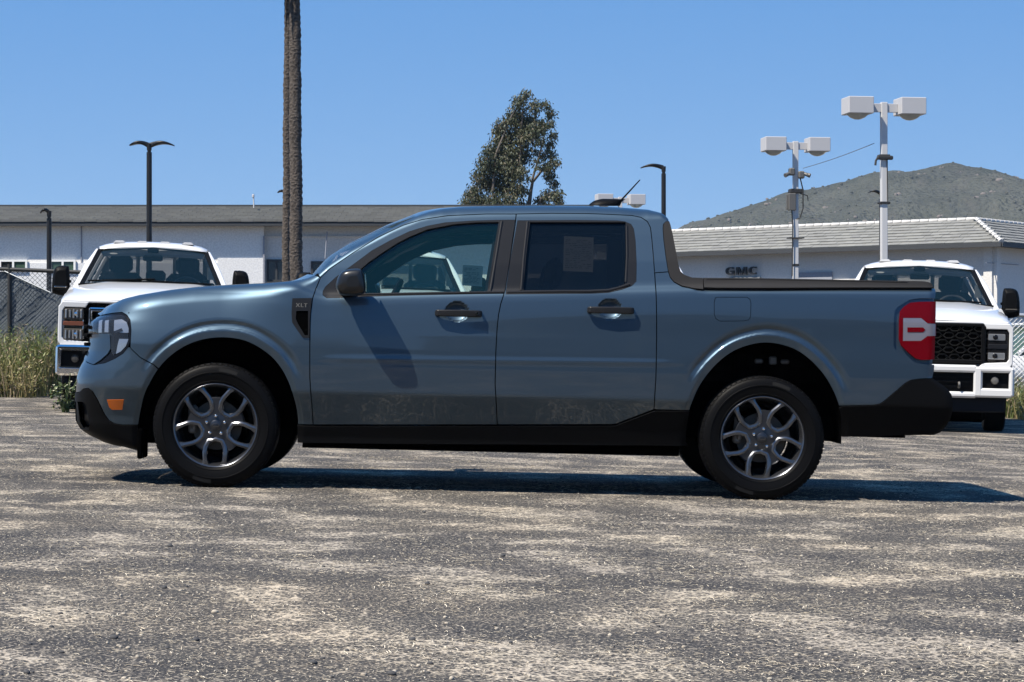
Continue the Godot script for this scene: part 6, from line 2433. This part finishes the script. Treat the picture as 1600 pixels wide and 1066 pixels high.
func weed_patch(called: String, label: String, x0: float, x1: float, z0: float, z1: float, n: int, hmax: float, flowers: int, sd: int) -> void:
	var r := RandomNumberGenerator.new()
	r.seed = sd
	var lump := FastNoiseLite.new()
	lump.seed = sd
	lump.frequency = 1.1
	begin()
	for k in n:
		var x := r.randf_range(x0, x1)
		var z := r.randf_range(z0, z1)
		var lum := 0.55 + 0.9 * lump.get_noise_2d(x, z)
		if r.randf() > lum + 0.35:
			continue
		# taller and greener at the back, dry in front
		var back := clampf((z - z1) / (z0 - z1), 0.0, 1.0)
		var h := hmax * clampf(0.30 + 0.65 * back + r.randfn(0, 0.14) + lum * 0.15 - 0.08, 0.12, 1.1)
		var green := clampf(0.30 + 0.85 * back + r.randfn(0, 0.28), 0.0, 1.0)
		var col := Color(0.33, 0.27, 0.13).lerp(Color(0.085, 0.125, 0.025), green)
		if r.randf() < 0.18:
			col = Color(0.28, 0.21, 0.14)
		blade(Vector3(x, ground_y(x), z), h, r.randf_range(0.003, 0.008), Vector3(r.randfn(0, 0.16), 0, r.randfn(0, 0.12)) * h * 1.6, col, r)
		if r.randf() < 0.75:
			# leafy side shoots
			for q in 4:
				var f := r.randf_range(0.3, 0.95)
				var lp := Vector3(x + r.randfn(0, 0.03), ground_y(x) + h * f, z)
				var dl := Vector3(r.randfn(0, 1), r.randf_range(-0.2, 0.8), r.randfn(0, 1)).normalized() * r.randf_range(0.05, 0.12)
				var sd2 := dl.cross(Vector3.UP).normalized() * 0.012
				tri3(lp, lp + dl * 0.5 + sd2, lp + dl, Vector3.UP, col)
				tri3(lp, lp + dl * 0.5 - sd2, lp + dl, Vector3.UP, col)
	for k in flowers:
		var x := r.randf_range(x0, x1)
		var z := lerpf(z1, z0, pow(r.randf(), 0.7))
		var h := hmax * r.randf_range(0.45, 1.0)
		var c := Color(0.62, 0.52, 0.12).lerp(Color(0.62, 0.58, 0.42), r.randf())
		for q in 5:
			var a := TAU * q / 5.0
			var p := Vector3(x, ground_y(x) + h, z)
			tri3(p, p + Vector3(cos(a) * 0.022, 0.008, sin(a) * 0.022), p + Vector3(cos(a + 0.9) * 0.022, 0.008, sin(a + 0.9) * 0.022), Vector3.UP, c)
		blade(Vector3(x, ground_y(x), z), h, 0.003, Vector3.ZERO, Color(0.10, 0.13, 0.04), r)
	var o := done(called, M.leafy, self)
	stuff(o)
	tag(o, label, "weeds")

func make_weeds() -> void:
	weed_patch("weeds", "tall yellow-green weeds and dry grass along the fence, left of the chrome-grilled pickup", -8.930, -6.678, -32.6, -30.2, 5200, 1.0, 260, 301)
	weed_patch("weeds_001", "green and dry weeds at the right edge beside the white-bumpered pickup", 7.266, 9.035, -32.8, -30.8, 2400, 0.62, 50, 302)
	# a flowering weed before the left white pickup
	var r := RandomNumberGenerator.new()
	r.seed = 55
	var base := Vector3(-5.016, 0.147, -24.400)
	base.y = ground_y(base.x)
	var t := thing("flowering_weed", "pale-flowered leafy weed growing at the blue pickup's front bumper", "plant", Transform3D(Basis(), base))
	begin()
	var heads := []
	for k in 15:
		var a := r.randf() * TAU
		var tip := Vector3(cos(a) * r.randf_range(0.02, 0.20), r.randf_range(0.12, 0.44), sin(a) * 0.12)
		tube([Vector3(r.randfn(0, 0.02), 0, r.randfn(0, 0.02)), tip * 0.55 + Vector3(0, 0.03, 0), tip], [0.006, 0.005, 0.003], 5, true, Color(0.12, 0.16, 0.06))
		heads.append(tip)
		heads.append(tip * r.randf_range(0.7, 0.9))
	done("stem", M.leafy, t)
	begin()
	for k in 240:
		var a := r.randf() * TAU
		var f := pow(r.randf(), 1.4)
		var p := Vector3(cos(a) * 0.17 * sqrt(r.randf()), 0.02 + f * 0.30, sin(a) * 0.13 * r.randf())
		var dl := Vector3(r.randfn(0, 1), r.randf_range(-0.2, 0.7), r.randfn(0, 1)).normalized() * r.randf_range(0.04, 0.085)
		var sd := dl.cross(Vector3.UP).normalized() * dl.length() * 0.28
		var c := Color(0.045, 0.075, 0.022).lerp(Color(0.12, 0.15, 0.05), r.randf())
		tri3(p, p + dl * 0.5 + sd, p + dl, Vector3.UP, c)
		tri3(p, p + dl * 0.5 - sd, p + dl, Vector3.UP, c)
	done("leaves", M.leafy, t)
	begin()
	for p: Vector3 in heads:
		for q in 4:
			var a := TAU * q / 4.0 + r.randf()
			tri3(p, p + Vector3(cos(a) * 0.018, 0.012, sin(a) * 0.018), p + Vector3(cos(a + 1.1) * 0.018, 0.004, sin(a + 1.1) * 0.018), Vector3.UP, Color(0.60, 0.58, 0.42))
	done("blossom", M.leafy, t)

# ---------- grit, pebbles and straw on the lot ----------
func make_debris() -> void:
	var r := RandomNumberGenerator.new()
	r.seed = 1234
	begin()
	blob(Vector3.ZERO, Vector3(1, 0.7, 1), r, Color.WHITE, 6)
	var stone := commit()
	var places := []
	var cols := []
	for k in 8000:
		var z := -4.6 - 17.0 * pow(r.randf(), 1.7)
		var half := 0.26 * absf(z)
		var x := r.randf_range(-half, half)
		var s := 0.0018 + 0.0042 * pow(r.randf(), 4.0)
		if k < 60:
			s = r.randf_range(0.005, 0.011)
		places.append(Transform3D(Basis(Vector3.UP, r.randf() * TAU).scaled(Vector3(s * r.randf_range(0.8, 1.5), s, s)), Vector3(x, ground_y(x) + s * 0.3, z)))
		var c := Color(0.30, 0.26, 0.205).lerp(Color(0.45, 0.40, 0.32), r.randf())
		if r.randf() < 0.35 or k < 45:
			c = Color(0.05, 0.05, 0.052)
		cols.append(c)
	scatter("loose_grit", stone, M.stone_bits, places, cols, "loose grit and small stones scattered over the worn asphalt", "grit")
	# bits of dry straw, curled, some standing up a little
	var clump := FastNoiseLite.new()
	clump.seed = 12
	clump.frequency = 1.3
	clump.fractal_octaves = 5
	clump.fractal_gain = 0.6
	for kind in 3:
		begin()
		var path := []
		for k in 5:
			var f := k / 4.0 - 0.5
			var p := Vector3(f, 0.02 + [0.13, 0.20, 0.10][kind] * (1.0 - pow(f * 2.0, 2.0)), [0.35, -0.15, 0.6][kind] * f * f + [0.0, 0.3, 0.1][kind] * f)
			if kind == 1 and k == 4:
				p.y += 0.3
			path.append(p)
		for k in 4:
			var a: Vector3 = path[k]
			var b: Vector3 = path[k + 1]
			var w := Vector3(0, 0.012, 0.045)
			quad(a - w, b - w, b + w, a + w, Vector3.UP)
			quad(a - Vector3(0, 0.035, -0.01), b - Vector3(0, 0.035, -0.01), b + Vector3(0, 0.035, -0.01), a + Vector3(0, 0.035, -0.01), Vector3.BACK)
		var bit := commit()
		places = []
		cols = []
		for k in 130000:
			var z := 2.0 - 26.0 * pow(r.randf(), 1.0)
			var half := 0.16 * absf(z) + 2.4
			var x := r.randf_range(-half, half)
			var d := clump.get_noise_2d(x, z * 0.9) * 0.9
			if d + r.randf_range(-0.60, 0.50) - (0.18 if z < -9.0 else 0.0) < 0.0:
				continue
			var s := r.randf_range(0.010, 0.030) * (0.8 + 0.5 * clampf(d, 0.0, 1.0))
			places.append(Transform3D(Basis(Vector3.UP, r.randf() * TAU).scaled(Vector3(s, s * r.randf_range(0.25, 0.9), s * 0.9)), Vector3(x, ground_y(x) + 0.001, z)))
			var c := Color(0.46, 0.405, 0.315).lerp(Color(0.74, 0.67, 0.54), r.randf())
			if r.randf() < 0.22:
				c = Color(0.17, 0.135, 0.10).lerp(Color(0.26, 0.24, 0.22), r.randf())
			cols.append(c)
		scatter("dry_straw" if kind == 0 else "dry_straw_%03d" % kind, bit, M.stone_bits, places, cols, ["short curled bits of dry straw strewn over the asphalt", "arched bits of dry straw strewn over the asphalt, one end up", "strongly hooked bits of dry straw strewn over the asphalt"][kind], "straw")

func scatter(called: String, mesh: Mesh, m: Material, places: Array, cols: Array, label: String, category: String) -> void:
	var mm := MultiMesh.new()
	mm.transform_format = MultiMesh.TRANSFORM_3D
	mm.use_colors = true
	mm.mesh = mesh
	mm.instance_count = places.size()
	for k in places.size():
		mm.set_instance_transform(k, places[k])
		mm.set_instance_color(k, cols[k])
	var o := MultiMeshInstance3D.new()
	o.name = called
	o.multimesh = mm
	o.material_override = m
	add_child(o, true)
	tag(o, label, category)
	stuff(o)

# ---------- the belt of trees across the road, behind the camera; the pickup's flank mirrors it ----------
func make_tree_belt() -> void:
	var r := RandomNumberGenerator.new()
	r.seed = 404
	begin()
	for k in 150:
		var x := r.randf_range(-75.0, 75.0)
		var h := r.randf_range(4.5, 8.5) * (0.75 + 0.35 * sin(x * 0.21) * sin(x * 0.067 + 1.0))
		for q in 5:
			var c := Color(0.022, 0.028, 0.014).lerp(Color(0.045, 0.05, 0.025), r.randf())
			blob(Vector3(x + r.randfn(0, 1.2), h * (q + 0.4) / 5.0, 48.0 + r.randfn(0, 2.0)), Vector3(2.4, 1.5, 2.0) * r.randf_range(0.7, 1.2), r, c, 7)
	var o := done("tree_belt", tinted("belt_leaf", 1.0), self)
	stuff(o)
	tag(o, "dark belt of trees across the road, mirrored in the blue pickup's doors", "trees")
